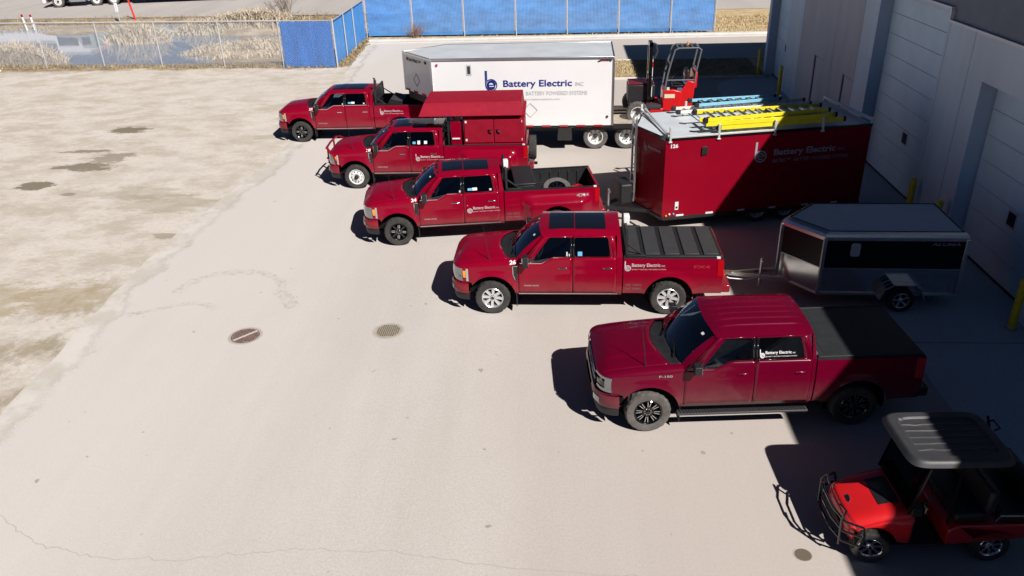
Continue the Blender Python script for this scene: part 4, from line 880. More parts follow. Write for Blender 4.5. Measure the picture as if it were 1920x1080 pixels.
    if S.get('win_st', True):
        for (xa, za, w_, h_, m_) in S.get('wst', ((-2.0, 1.50, .12, .06, LBLUE), (-2.13, 1.50, .13, .07, LETW), (-2.6, 1.48, .06, .05, LETG), (-1.76, 1.47, .04, .05, LETG))):
            d = FD[0][1] if xa < -1.87 else FD[0][0]; wn = [c for c in KIDS(d) if c.name.startswith('window')][0]; f_ = lambda x, z: (x, yprof(z) - .007, z)
            G().add([f_(xa, za), f_(xa - w_, za), f_(xa - w_, za + h_), f_(xa, za + h_)], [(0, 1, 2, 3)]).build('sticker', m_, wn, smooth=0)
    g = G().box(tail + .08, Y(tail + .1, 1.40) - .06, HB - .01, tail + .16, Y(tail + .1, 1.40) + .01, HB + .02); 
    if not f150: g.build('stake_cap', LETW, bl[0], smooth=0)
    return T, dict(Y=Y, tail=tail, cb=cb, b0=b0, wb=wb, HB=HB, zr=zr, beds=bl)
# ------------------------------------------------------------------ the five trucks
def rack(T, cb, mesh=True, h=1.98, beacon=None, hook=False):
    g = G(); x = cb - .10
    for s in (1, -1): g.bar((x, s * .80, 1.43), (x, s * .74, h), .06, .06).bar((x - .42, s * .84, 1.45), (x, s * .84, 1.45), .08, .05).bar((x - .36, s * .84, 1.46), (x, s * .78, 1.72), .04, .04)
    g.bar((x, -.76, h), (x, .76, h), .06, .06).bar((x, -.79, 1.50), (x, .79, 1.50), .05, .05)
    if mesh:
        for i in range(9): y = -.64 + i * .16; g.bar((x, y, 1.50), (x, y, h), .03, .03)
    r = g.build('headache_rack', BLK, T, bevel=.006)
    if beacon is not None:
        G().box(x - .09, beacon - .10, h - .02, x + .05, beacon + .10, h + .20).build('beacon_light', WHT, r, bevel=.02); G().bar((x, beacon, 1.5), (x, beacon, h), .05, .05).build('beacon_mast', BLK, r)
    if hook:
        for s in (.74,): G().tube([(x, s, h), (x - .04, s, h + .30), (x - .02, s - .05, h + .42), (x + .03, s - .1, h + .43)], .035, 8).build('work_light_arm', BLK, r); G().lathe([(0, -.05), (.07, -.03), (.08, .05), (0, .06)], 14, 'x', (x - .02, s - .1, h + .30)).build('work_light', BLKG, r)
    return r
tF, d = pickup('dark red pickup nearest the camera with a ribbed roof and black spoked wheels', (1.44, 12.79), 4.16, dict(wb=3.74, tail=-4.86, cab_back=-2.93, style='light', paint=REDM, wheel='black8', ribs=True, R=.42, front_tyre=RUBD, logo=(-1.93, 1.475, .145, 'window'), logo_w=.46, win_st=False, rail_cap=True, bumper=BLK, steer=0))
g = G().box(d['b0'] - .05, -.86, 1.425, d['tail'] + .03, .86, 1.445); g.box(d['b0'] - .02, -.90, 1.42, d['tail'] + .02, -.86, 1.46).box(d['b0'] - .02, .86, 1.42, d['tail'] + .02, .90, 1.46); g.box(d['b0'] - .02, -.88, 1.43, d['b0'] - .12, .88, 1.458).box(d['b0'] - .15, -.86, 1.43, d['b0'] - .40, .86, 1.452); g.build('bed_cover', mat('tonneau_black', (.020, .022, .024), .6, var=.2, vscale=6), tF, bevel=.008)
ST2 = ((-1.98, 1.475, .10, .09, LBLUE), (-1.835 + .06, 1.47, .05, .05, LETG), (-1.72, 1.47, .03, .09, LETG))
t26, d = pickup('red pickup with bright alloy wheels, a ribbed black bed cover and fender number 26', (-1.68, 17.23), -.28, dict(wb=4.06, tail=-5.25, wheel='chrome8', sunroof=True, num='26', logo=(-3.04, 1.12, .24, 'bed'), logo_w=.64, tare=True, badge4='FX4', badge4m=mat('dim_red_badge', (.30, .02, .02), .5), wst=ST2))
g = G().box(d['b0'] - .02, -.86, 1.425, d['tail'] + .02, .86, 1.445, 1)
for i in range(5): x = d['b0'] - .06 - i * .437; g.box(x, -.80, 1.44, max(x - .33, d['tail'] + .03), .80, 1.475, 0)
g.build('bed_cover', [GREY, BLK], t26, bevel=.012); rack(t26, d['cb'], False, 1.92, .02)
t24, d = pickup('red pickup with an open black bed, wide rear fenders and fender number 24', (-4.79, 21.17), 7.98, dict(wb=4.47, tail=-5.68, dually=True, wheel='black_dark', sunroof=True, cab_lights=True, num='24', logo=(-1.96, .86, .24, 'rear_door'), logo_w=.62, tare=True, badge4='4X4'))
rack(t24, d['cb'], True, 1.94, .30)
t18, d = pickup('red pickup with a tall red tool cabinet on its bed and fender number 18', (-6.99, 25.89), .76, dict(wb=4.47, tail=-5.76, dually=True, wheel='dually_front', rear_kind='steel', sunroof=True, cab_lights=True, num='18', logo=(-2.06, .94, .24, 'rear_door'), logo_w=.66, wst=((-1.98, 1.50, .10, .07, LBLUE), (-2.14, 1.49, .09, .11, LETW), (-2.36, 1.50, .10, .09, LETW))))
g = G()
for z in (.62, 1.34): g.tube([(.98, -.70, z), (1.02, 0, z), (.98, .70, z)], .035, 8)
for s in (1, -1): g.tube([(.86, s * .40, .60), (1.02, s * .42, .75), (1.02, s * .42, 1.34)], .035, 8).tube([(.98, s * .70, .62), (.72, s * .98, .70), (.62, s * 1.0, .95), (.70, s * .97, 1.16), (.92, s * .74, 1.34)], .032, 8)
g.tube([(1.0, -.68, .98), (1.04, 0, .98), (1.0, .68, .98)], .025, 8); g.build('bull_bar', RED, t18)
t22, d = pickup('red pickup farthest from the camera, below the white trailer nose, fender number 22', (-10.53, 31.39), .55, dict(wb=4.06, tail=-5.25, wheel='black_dark', sunroof=True, num='22', antenna=False, logo=(-3.26, 1.06, .24, 'bed'), logo_w=.64))
rack(t22, d['cb'], True, 1.98, None, True)
# ------------------------------------------------------------------ loads in the beds (top-level)
def onbed(T, x, y, z):
    return T.matrix_basis @ Vector((x, y, z))
def load(name, label, cat, T, x, y, z, rz=0.0):
    bpy.context.view_layer.update(); p = T.matrix_basis @ Vector((x, y, z)); return thing(name, label, cat, p, T.rotation_euler[2] + rz)
# red cabinet on truck 18
t = load('tool_cabinet', 'tall red tool cabinet with an overhanging roof on the bed of the pickup numbered 18', 'tool cabinet', t18, 0, 0, 0)
g = G().box(-3.68, -.84, .90, -5.66, .84, 2.36); g.box(-3.70, -.84, 2.30, -5.70, .84, 2.44); g.build('cabinet_body', REDF, t, bevel=.012)
for x0, x1 in ((-3.72, -4.66), (-4.69, -5.62)):
    dd = G().box(x0, .845, 1.50, x1, .875, 2.26).build('door', REDF, t, bevel=.008); xh = x1 + .12 if x0 > -4 else x0 - .12
    G().box(xh - .06, .875, 1.82, xh + .06, .89, 1.94).tube([(xh, .89, 1.88), (xh, .93, 1.88), (xh - .08, .94, 1.85)], .014, 6).build('latch', CHR, dd)
    for z in (1.56, 2.16): G().box((x0 if x0 > -4 else x1) - .02 + (0 if x0 > -4 else .06), .875, z, (x0 if x0 > -4 else x1) - .08 + (0 if x0 > -4 else .1), .885, z + .07).build('hinge', STEEL, dd)
g = G().prism([(1.0, 2.42), (.97, 2.44), (.80, 2.82), (-.80, 2.82), (-.97, 2.44), (-1.0, 2.42)], lambda y, z: (-2.26 - (z - 2.42) * .45, y, z), lambda y, z: (-5.62 + (z - 2.42) * .08, y, z)); g.build('canopy', REDF, t, bevel=.01)
g = G()
for x in (-3.3, -4.5): g.box(x, .86, 2.36, x - .07, .93, 2.50)
g.build('canopy_bracket', REDF, t)
g = G().box(-3.25, .30, .9, -3.60, .82, 2.20); g.build('side_locker', RED, t, bevel=.02); G().box(-3.30, .82, 1.62, -3.55, .86, 1.66).build('locker_handle', STEEL, t); G().bar((-3.18, .80, 1.43), (-3.18, .80, 2.40), .05, .05).bar((-3.18, -.80, 1.43), (-3.18, -.80, 2.40), .05, .05).build('cab_guard_post', BLK, t)
t = load('strap_bundle', 'crumpled pale red straps heaped on the ledge of the red tool cabinet', 'straps', t18, -5.2, .80, 2.40); g = G()
for k in range(9): c = (random.uniform(-.26, .22), random.uniform(-.02, .06), .04 + random.uniform(0, .08)); g.lathe([(0, -.05), (.06, -.03), (.08, 0), (.06, .03), (0, .05)], 9, 'x', c, jit=lambda i, j: random.uniform(-.015, .015) if i not in (0, 4) else 0)
g.build('strap_heap', mat('pale_red', (.55, .08, .09), .8, var=.4, vscale=20, col2=(.7, .35, .35)), t, smooth=60)
t = load('spare_wheel', 'spare tyre standing upright at the tail of the pickup numbered 18', 'spare tyre', t18, -5.92, .45, .80, pi / 2); wheel(t, 0, 0, 1, 'steel', .40, .24)
# truck 24 bed
t = load('tool_box', 'black slab-sided tool box across the front of the open bed on the pickup numbered 24', 'tool box', t24, -3.62, 0, .885)
G().box(-.27, -.78, 0, .28, .78, .62).build('body', BLK, t, bevel=.02); ld = G().box(-.30, -.80, .625, .30, .80, .69).build('lid', BLK, t, bevel=.02)
for y in (.45, -.45): G().box(-.31, y - .05, .58, -.29, y + .05, .66).build('latch', CHR, ld)
t = load('spare_wheel', 'dusty spare tyre lying in the open bed of the pickup numbered 24', 'spare tyre', t24, -4.55, .42, .91); e = wheel(t, 0, 0, 1, 'black_dark', .41, .27, tyre=RUBD); e.rotation_euler = (radians(66), 0, 0); e.location = (0, 0, .28)
t = load('strap_bundle', 'small bundle of red strap behind the spare tyre in the open bed', 'straps', t24, -5.15, .40, .90); g = G()
for k in range(7): g.tube([(.13 * cos(a) + random.gauss(0, .02), .13 * sin(a) + random.gauss(0, .02), .18 + .03 * k + random.gauss(0, .015)) for a in rng(0, 2 * pi, 14)[:-1]], .016, 5, True)
g.box(-.12, -.12, 0, .12, .12, .18); g.build('strap_coil', REDB, t)
t = load('tool_box', 'black wedge-shaped tool box in the bed of the farthest pickup', 'tool box', t22, -3.80, .28, .885)
G().prism([(-.30, 0), (.30, 0), (.30, .45), (.12, .72), (-.30, .62)], lambda x, z: (x, -.62, z), lambda x, z: (x, .42, z)).build('body', BLK, t, bevel=.02); G().prism([(.31, .47), (.125, .745), (-.31, .64), (-.31, .61), (.12, .715), (.30, .45)], lambda x, z: (x, -.64, z), lambda x, z: (x, .44, z)).build('lid', GREY, t, bevel=.004)
# ------------------------------------------------------------------ trailers
TAPER = LAMPR
def polybox(poly, z0, z1): 
    return G().prism(poly, lambda a, b: (a, b, z0), lambda a, b: (a, b, z1))
def edge_fn(p, q_, off=.008):
    """map (along, up) onto the outside of the wall from p to q_ (p, q_ as seen left to right from outside)"""
    d = Vector((q_[0] - p[0], q_[1] - p[1], 0)); L = d.length; d /= L; n = Vector((d.y, -d.x, 0))
    return (lambda a, b: (p[0] + d.x * a + n.x * off, p[1] + d.y * a + n.y * off, b)), L
def rectf(g, fn, a0, b0, a1, b1, mi=0): g.add([fn(a0, b0), fn(a1, b0), fn(a1, b1), fn(a0, b1)], [(0, 1, 2, 3)], mi)
def diamond(g, fn, a, b, r, t, mi=0):
    for k in range(4):
        c = [(1, 0), (0, 1), (-1, 0), (0, -1)]; p, q_ = c[k], c[(k + 1) % 4]
        g.add([fn(a + p[0] * r, b + p[1] * r), fn(a + q_[0] * r, b + q_[1] * r), fn(a + q_[0] * (r - t), b + q_[1] * (r - t)), fn(a + p[0] * (r - t), b + p[1] * (r - t))], [(0, 1, 2, 3)], mi)
ROOFW = mat('white_roof', (0.58, 0.62, 0.66), 0.4, 0, .2, var=.08, vscale=1.2)
# white gooseneck trailer ------------------------------------------------
W = thing('enclosed_trailer', 'long white enclosed trailer with blue lettering and a pointed nose', 'trailer', (1.75, 28.82, 0.004), radians(-1.0))
A, B, C, D, E_ = (0, 0), (-6.62, .0), (-7.95, 1.62), (-6.45, 2.9), (0, 2.9)
polybox([A, E_, (-4.6, 2.9), (-4.6, 0)], .98, 3.42).build('body', WHT, W, smooth=0)
polybox([(-4.6, 0), (-4.6, 2.9), D, C, B], 2.02, 3.42).build('nose', WHT, W, smooth=0)
polybox([(.0, .0), (0, 2.9), D, C, B], 3.42, 3.46).build('roof', ROOFW, W, smooth=0)
g = G()
for p, q_ in ((A, B), (B, C), (C, D), (D, E_), (E_, A)):
    g.bar((*p, 3.425), (*q_, 3.425), .06, .09)
    if p is not A: g.bar((*p, 2.0 if p[0] < -5 else .98), (*p, 3.42), .07, .07)
g.bar((.0, .0, .98), (0, 0, 3.42), .07, .07); g.build('edge_trim', ALU, W, bevel=.01)
g = G(); fs, L = edge_fn(B, A, .012)
for k in range(0, 14, 2): rectf(g := G(), fs, 2.1 + k * .32, .93, 2.1 + k * .32 + .32, 1.0); g.build('reflective_tape', TAPER, W, smooth=0)
f2, L2 = edge_fn(C, B, .012)
for k in range(0, 6, 2): rectf(g := G(), f2, .05 + k * .31, 2.02, .05 + k * .31 + .31, 2.09); g.build('reflective_tape', TAPER, W, smooth=0)
g = G().box(-6.3, .2, .74, 2.9, .42, .93).box(-4.6, 2.5, .74, 2.9, 2.7, .93).box(-4.6, 0.03, .88, 0, 2.87, .97).box(-4.75, .03, .9, -4.62, 2.87, 2.0)
for x in rng(-4.4, 2.6, 12): g.box(x, .4, .78, x + .08, 2.5, .9)
polyn = [(-4.7, .05), (-4.7, 2.85), (-6.42, 2.85), (-7.85, 1.62), (-6.58, .07)]
g.prism(polyn, lambda a, b: (a, b, 1.72), lambda a, b: (a, b, 2.01)); g.cyl((-7.0, 1.5, 1.0), (-7.0, 1.5, 1.75), .09); g.build('frame', BLK, W, smooth=0)
G().box(-2.02, .02, .40, -1.48, .40, .90).build('underbody_box', BLKG, W, bevel=.02); 
lg = G(); lg.box(-3.9, .3, .25, -3.75, .45, .9); lg.box(-3.9, 2.4, .25, -3.75, 2.55, .9); lg.build('landing_leg', BLK, W)
g = G().box(.02, .1, .86, 2.7, 2.8, .98, 0)
for k in range(14): g.box(.06, .14 + k * .19, .98, 1.6, .14 + k * .19 + .16, 1.0, 1)
g.box(.02, .03, .84, 2.72, .10, 1.0, 0); g.build('rear_deck', [BLK, mat('weathered_deck', (.40, .34, .27), .9, var=.25, vscale=5)], W, smooth=0)
for x in (-.61, .56):
    for y, s in ((.36, 1), (2.52, -1)):
        e = wheel(W, x, y, -s, 'steel', .46, .28, tyre=RUBD)
    G().cyl((x, .4, .46), (x, 2.5, .46), .07).build('axle', DARK, W)
for x in (-.61, .56): G().box(x - .42, .3, .94, x + .42, .52, .975).build('mudguard', BLK, W)
g = G(); rectf(g, fs, 1.30, 2.86, 1.48, 3.24, 0); rectf(g, lambda a, b: tuple(Vector(fs(a, b)) - Vector((0, .004, 0))), 1.335, 2.91, 1.445, 3.19, 1); g.build('side_vent', [LETG, GREY], W, smooth=0)
lx = lambda a: a - 1.75 + 6.62   # world x on the side to distance along it
o = lx(-2.9); o2 = lx(-2.24); g = G(); logo(g, lambda a, b: fs(o + a, 2.28 + b), .74, .05); g.build('emblem', LETB, W, smooth=0); g = G(); g.text('Battery Electric', lambda a, b: fs(o2 + a, 2.44 + b), size=.33, width=2.5, bold=.02); g.build('lettering', LETB, W, smooth=0)
FV = mat('faint_vinyl', (.55, .55, .58), .5)
for body, a0, b0, sz, wd in (('INC', o2 + 2.62, 2.44, .2, .3), ('BATRIC™  BATTERY POWERED SYSTEMS', o2, 2.12, .20, 3.05), ('www.batteryelectric.com', o2 + .75, 1.94, .10, 1.3), ('128', .18, 2.16, .18, .3)):
    G().text(body, lambda a, b: fs(a0 + a, b0 + b), size=sz, width=wd).build('lettering', FV, W, smooth=0)
g = G(); diamond(g, fs, lx(-1.27), 1.56, .27, .02); g.build('placard_holder', LETS, W, smooth=0); g = G(); diamond(g, f2, .95, 2.52, .25, .03); g.build('placard_holder', GREY, W, smooth=0)
g = G().text('BATRIC™', lambda a, b: f2(.45 + a, 3.17 + b), size=.15, width=.92, bold=.03); g.build('lettering', LETD, W, smooth=0); g = G(); rectf(g, f2, .27, 3.17, .39, 3.29); g.build('emblem', LETD, W, smooth=0)
g = G(); e0 = lx(1.42)
g.prism([(e0 - .22, 3.27), (e0 - .05, 3.33), (e0 + .12, 3.30), (e0 + .18, 3.35), (e0 + .02, 3.37), (e0 - .12, 3.36), (e0 - .25, 3.31)], lambda a, b: fs(a, b), lambda a, b: tuple(Vector(fs(a, b)) - Vector((0, .006, 0)))); g.build('emblem', LETD, W, smooth=0)
g = G(); f5 = lambda a, b: tuple(Vector(fs(a, b)) - Vector((0, .012, 0))); rectf(g, f5, e0 - .12, 3.315, e0 + .06, 3.345); g.build('emblem', LETR, W, smooth=0)
def lamp(par, p, n, r, m, nm='marker_lamp'): n = Vector(n).normalized(); p = Vector(p); G().cyl(p, p + n * .025, r, r * .7, 12).build(nm, m, par)
lamp(W, fs(.22, 3.24), (0, -1, 0), .05, LAMPR); lamp(W, fs(6.5, 3.34), (0, -1, 0), .05, GREY); lamp(W, fs(6.42, 1.3), (0, -1, 0), .05, GREY); lamp(W, f2(1.72, 3.27), (-.7, -.7, 0), .06, BLK)
# red trailer --------------------------------------------------------------
RTX = dict(loc=(2.76, 21.17, .004), rz=radians(11.83))
Rr = thing('enclosed_trailer', 'dark red enclosed trailer carrying ladders on its roof rack', 'trailer', RTX['loc'], RTX['rz'])
A, B, C, D, E_ = (6.0, 0), (0, 0), (-.42, 1.42), (.15, 2.68), (6.0, 2.68)
poly = [A, E_, D, C, B]
polybox(poly, .40, 2.70).build('body', REDT, Rr, smooth=0)
polybox(poly, 2.70, 2.735).build('roof', ROOFW, Rr, smooth=0)
g = G()
for p, q_ in ((A, B), (B, C), (C, D), (D, E_), (E_, A)): g.bar((*p, 2.70), (*q_, 2.70), .05, .07)
g.build('roof_trim', BLKG, Rr); g = G()
for p, q_ in ((A, B), (B, C), (C, D)): g.bar((*p, .38), (*q_, .38), .06, .08)
g.box(.1, .1, .26, 5.9, 2.5, .38); g.build('frame', BLK, Rr)
g = G()
for p in (C,): g.tube([(*p, .4), (*p, 2.7)], .03, 6)
g.build('corner_trim', ALU, Rr)
fs, L = edge_fn(B, A, .010)
g = G(); logo(g, lambda a, b: fs(2.60 + a, 1.83 + b), .60); g.build('emblem', LETS, Rr, smooth=0)
for body, a0, b0, sz, wd, bo in (('Battery Electric', 3.16, 2.02, .25, 1.84, .03), ('INC', 5.08, 2.02, .13, .22, 0), ('BATRIC™ - BATTERY POWERED SYSTEMS', 3.16, 1.80, .15, 2.25, 0)):
    G().text(body, lambda a, b: fs(a0 + a, b0 + b), size=sz, width=wd, bold=bo).build('lettering', LETS, Rr, smooth=0)
g = G().text('126', lambda a, b: fs(.14 + a, 2.45 + b), size=.14, width=.21, bold=.04); g.build('unit_number', LETW, Rr, smooth=0)
f2, _ = edge_fn(C, B, .010); g = G(); logo(g, lambda a, b: f2(.45 + a, 2.15 + b), .25); g.text('Battery Electric', lambda a, b: f2(.65 + a, 2.26 + b), size=.1, width=.62, bold=.03); g.build('lettering', LETS, Rr, smooth=0)
G().prism([(1.03, 2.18), (1.21, 2.22), (1.21, 2.36), (1.16, 2.44), (1.03, 2.42)], lambda a, b: fs(a, b), lambda a, b: tuple(Vector(fs(a, b)) - Vector((0, .04, 0)))).build('door_latch', BLK, Rr, bevel=.01)
g = G(); rectf(g, fs, .37, .62, .47, .86, 0); rectf(g, lambda a, b: tuple(Vector(fs(a, b)) - Vector((0, .004, 0))), .39, .66, .45, .72, 1); g.build('marker_plate', [LETW, BLK], Rr, smooth=0)
for a, m in ((.12, LAMPA), (.22, WHT), (.34, LBLUE)): lamp(Rr, fs(a, .50 if a > .15 else .46), (0, -1, 0), .03, m)
g = G()
for a in (.42, 1.3, 2.25, 3.2, 4.2, 5.1): rectf(g := G(), fs, a, .42, a + .22, .475); g.build('reflective_tape', LETW, Rr, smooth=0)
g = G(); 
for a in (.11, 1.49, 3.11, 4.52): g.box(a - .03, -.04, 2.62, a + .03, .02, 3.03).box(a - .02, 0, 2.80, a + .02, 2.68, 2.84).box(a - .03, 2.66, 2.62, a + .03, 2.72, 3.0).box(a - .05, -.05, 2.60, a + .05, .03, 2.64)
g.bar((.06, -.02, 2.80), (.22, 2.7, 2.86), .05, .05); g.box(.1, -.035, 2.725, 3.1, .0, 2.775); g.build('ladder_rack', mat('rack_white', (.62, .62, .62), .45, .3), Rr, bevel=.006)
G().tube([(5.98, -.02, 2.84), (5.98, 2.72, 2.84)], .045, 10).cyl((5.98, .02, 2.7), (5.98, .02, 2.9), .04).cyl((5.98, 2.68, 2.7), (5.98, 2.68, 2.9), .04).build('rear_roller', WHT, Rr)
g = G(); c0 = Vector((-.47, 1.42, 0)); 
for s in (-.16, .16): g.bar((c0.x + .03 * abs(s), c0.y + s, .55), (c0.x + .03 * abs(s), c0.y + s, 2.95), .035, .06)
for k in range(8): g.tube([(c0.x, c0.y - .16, .75 + k * .28), (c0.x, c0.y + .16, .75 + k * .28)], .016, 6)
g.build('nose_ladder', ALU, Rr)
g = G().bar((.0, .5, .42), (-1.60, 1.18, .44), .08, .1).bar((.0, 2.2, .42), (-1.60, 1.18, .44), .08, .1).bar((-1.5, 1.2, .46), (-1.82, 1.12, .48), .09, .09); g.build('tongue', BLK, Rr)
G().box(-.95, 1.0, .50, -.58, 1.75, 1.12).build('tongue_box', BLK, Rr, bevel=.06, seg=3)
G().cyl((-1.28, 1.1, .25), (-1.28, 1.1, 1.0), .04).cyl((-1.28, 1.1, .95), (-1.28, .9, .97), .015).box(-1.34, 1.02, .02, -1.22, 1.16, .05).build('jack', ALU, Rr)
for x in (2.9, 3.75):
    for y, s in ((-.0, 1), (2.66, -1)): wheel(Rr, x, .16 if s > 0 else 2.52, -s, 'steel', .36, .22)
# ladders ---------------------------------------------------------------------
def onroof(u, v, z): t = RTX['rz']; return (2.76 + u * cos(t) - v * sin(t), 21.17 + u * sin(t) + v * cos(t), z + .004)
def ladder(name, label, u0, u1, v0, z, w0, w1, m, step, rail=.09, rz=0.0, foot=True, pitch=.30, sm_=ALU):
    t = thing(name, label, 'ladder', onroof(u0, v0, z), RTX['rz'] + rz); L = u1 - u0
    for s in (0, 1): G().bar((0, s * w0, rail / 2), (L, s * (w0 + w1) / 2 if 0 else (w0 - w1) / 2 + s * w1, rail / 2), .03, rail).build('rail', m, t, bevel=.004)
    g = G(); n = int(L / pitch)
    for k in range(1, n):
        x = k * pitch; wk = w0 + (w1 - w0) * x / L; o = (w0 - wk) / 2
        if step: g.box(x - .045, o, rail * .45, x + .045, o + wk, rail * .75)
        else: g.tube([(x, o, rail / 2), (x, o + wk, rail / 2)], .017, 6)
    g.build('step' if step else 'rung', sm_, t) if 0 else g.build('steps' if step else 'rungs', sm_, t)
    if foot:
        for s in (0, 1): G().box(-.05, s * w0 - .045, -.02, .06, s * w0 + .045, rail + .02).lathe([(0, -.04), (.06, -.03), (.06, .03), (0, .04)], 12, 'y', (-.03, s * w0, rail / 2)).build('foot', BLK, t, bevel=.01)
        for s in (0, 1): y = (w0 - w1) / 2 + s * w1; G().box(L - .02, y - .03, -.005, L + .05, y + .03, rail + .01).build('end_cap', BLK, t)
    return t
ladder('extension_ladder', 'yellow extension ladder lying lowest on the near side of the red trailer roof', 1.5, 5.15, .06, 2.845, .46, .46, YEL, False, .12)
ladder('extension_ladder', 'second yellow ladder stacked between the lowest yellow ladder and the yellow stepladder', 1.12, 4.75, .05, 2.970, .50, .50, YEL, False, .12, foot=False)
ladder('step_ladder', 'yellow stepladder folded on top of the yellow ladders, grey treads facing up', 1.10, 4.75, .05, 3.095, .86, .50, YEL, True, .10)
ladder('extension_ladder', 'cream coloured long ladder lying beside the blue stepladder on the red trailer roof', 1.0, 5.1, 1.95, 2.845, .42, .42, CREAM, False, foot=True)
ladder('step_ladder', 'light blue stepladder lying on the far side of the red trailer roof', 1.65, 4.3, 2.20, 2.945, .60, .36, LADB, True, .09)
# small trailer -----------------------------------------------------------------
Sm = thing('enclosed_trailer', 'small black and aluminium enclosed trailer in the building shade', 'trailer', (5.86, 16.66, .004), radians(-1.6))
A, B, C, D, E_ = (3.06, 0), (0, 0), (-.74, .92), (.05, 1.84), (3.06, 1.84); poly = [A, E_, D, C, B]
sc = lambda k: [(1.5 + (a - 1.5) * k, .92 + (b - .92) * k) for a, b in poly]
polybox(poly, .36, .98).build('lower_panel', ALUD, Sm, smooth=0); polybox(sc(.999), .98, 1.70).build('upper_panel', BLKT, Sm, smooth=0)
g = G()
for i in range(5):
    p, q_ = poly[i], poly[(i + 1) % 5]; cs = [(0, 1.68, 1.012), (0, 1.76, 1.014), (0, 1.83, .995), (0, 1.875, .96), (0, 1.885, .93)]
    for (_, z0, k0), (_, z1, k1) in zip(cs, cs[1:]):
        a0, b0 = sc(k0)[i], sc(k0)[(i + 1) % 5]; a1, b1 = sc(k1)[i], sc(k1)[(i + 1) % 5]; g.add([(*a0, z0), (*b0, z0), (*b1, z1), (*a1, z1)], [(0, 1, 2, 3)])
g.build('top_rail', ALU, Sm, smooth=30)
polybox(sc(.935), 1.80, 1.875).build('roof', mat('pale_roof', (.74, .77, .80), .55, 0, var=.05), Sm, smooth=0)
g = G()
for i in range(5): p, q_ = sc(.935)[i], sc(.935)[(i + 1) % 5]; g.bar((*p, 1.879), (*q_, 1.879), .035, .02)
g.build('roof_seal', BLK, Sm)
for p in (B, C, A, E_, D): g = G(); k = Vector((1.5, .92)); v = Vector(p); d = (v - k).normalized(); g.bar((p[0] + d.x * .004, p[1] + d.y * .004, .34), (p[0] + d.x * .004, p[1] + d.y * .004, 1.72), .08, .08); g.build('corner_post', ALU, Sm, bevel=.01)
g = G()
for p, q_ in ((A, B), (B, C), (C, D)): g.bar((*p, .985), (*q_, .985), .02, .025).bar((*p, .35), (*q_, .35), .05, .06)
g.build('belt_strip', ALU, Sm)
fs, L = edge_fn(B, A, .008)
g = G(); g.prism(rpoly([(.58, 1.30), (.78, 1.30), (.78, 1.62), (.58, 1.62)], .06), lambda a, b: fs(a, b), lambda a, b: tuple(Vector(fs(a, b)) - Vector((0, .03, 0)))); g.build('side_vent', LETG, Sm)
fo = lambda a, b: fs(2.30 + a + b * .35, 1.57 + b); g = G().text('ALUMA', fo, size=.10, width=.62, bold=.02); g.build('lettering', LETS, Sm, smooth=0)
for y, s in ((-.17, 1), (2.01, -1)):
    wheel(Sm, 1.80, y, -s, 'trailer5', .30, .19)
    g = G(); y0, y1 = (-.30, .0) if s > 0 else (1.84, 2.14); pr = [(1.30, .34), (1.42, .62), (1.56, .70), (2.04, .70), (2.18, .62), (2.30, .34)]
    for (a, z), (b, z2) in zip(pr, pr[1:]): g.add([(a, y0, z), (b, y0, z2), (b, y1, z2), (a, y1, z)], [(0, 1, 2, 3)])
    fd = g.build('fender', ALU, Sm, smooth=0, solid=.02)
    for (y2, y3) in ((y0 + .03, y0 + .135), (y0 + .165, y0 + .27)):
        for (a, z), (b, z2) in zip(pr, pr[1:]):
            if (a, b) != (1.56, 2.04): g = G(); n = Vector((-(z2 - z), b - a)).normalized() * .006; g.add([(a + n.x, y2, z + n.y), (b + n.x, y2, z2 + n.y), (b + n.x, y3, z2 + n.y), (a + n.x, y3, z + n.y)], [(0, 1, 2, 3)]); g.build('fender_grip', BLK, fd, smooth=0)
G().cyl((1.8, -.1, .30), (1.8, 1.94, .30), .04).box(.1, .1, .28, 2.95, 1.74, .35).build('frame', BLK, Sm)
g = G().bar((-.5, .6, .38), (-1.9, .86, .42), .06, .08).bar((-.5, 1.24, .38), (-1.9, .86, .42), .06, .08).bar((-1.8, .86, .44), (-2.25, .82, .47), .08, .08); g.build('tongue', ALU, Sm); G().cyl((-1.15, .80, .1), (-1.15, .80, .85), .035).cyl((-1.15, .8, .8), (-1.15, .62, .82), .014).build('jack', ALU, Sm)
g = G().tube([(-2.2, .82, .5), (-1.9, .7, .36), (-1.5, .75, .30), (-.9, .85, .36)], .014, 6); g.build('safety_chain', STEEL, Sm)
for p in ((.02, -.01, .5), (2.9, -.01, .5)): lamp(Sm, p, (0, -1, 0), .03, LAMPA)
# forklift -------------------------------------------------------------------------
F = thing('forklift', 'red truck-mounted forklift with a caged seat hung behind the white trailer', 'forklift', (2.7, 29.6, .80))
wheel(F, .02, -.02, -1, 'steel', .42, .30, tyre=RUBD); wheel(F, -.02, 1.75, 1, 'steel', .42, .30); wheel(F, 1.75, .9, -1, 'steel', .36, .28)
g = G().box(-.05, .18, .34, 1.9, .45, .62).box(-.05, 1.35, .34, 1.9, 1.6, .62).box(.9, .2, .30, 2.0, 1.6, .62).box(.46, -.12, .34, .95, .2, .60); g.build('chassis', REDB, F, bevel=.02)
g = G().box(.35, -.15, .60, .88, .28, .72); g.build('step_plate', GREY, F, bevel=.01)
G().box(-.30, .75, .62, .72, 1.60, 1.28).build('engine_cover', BLK, F, bevel=.04); G().box(-.28, .78, 1.28, .68, 1.55, 1.36).build('engine_lid', mat('engine_maroon', (.14, .01, .015), .4, 0, .4), F, bevel=.02)
g = G()
for y in (.55, 1.05): g.box(.42, y, .45, .56, y + .10, 2.86)
g.box(.42, .55, 2.72, .56, 1.15, 2.86).box(.42, .55, 1.7, .5, 1.15, 1.78); m_ = g.build('mast', BLKG, F, bevel=.01)
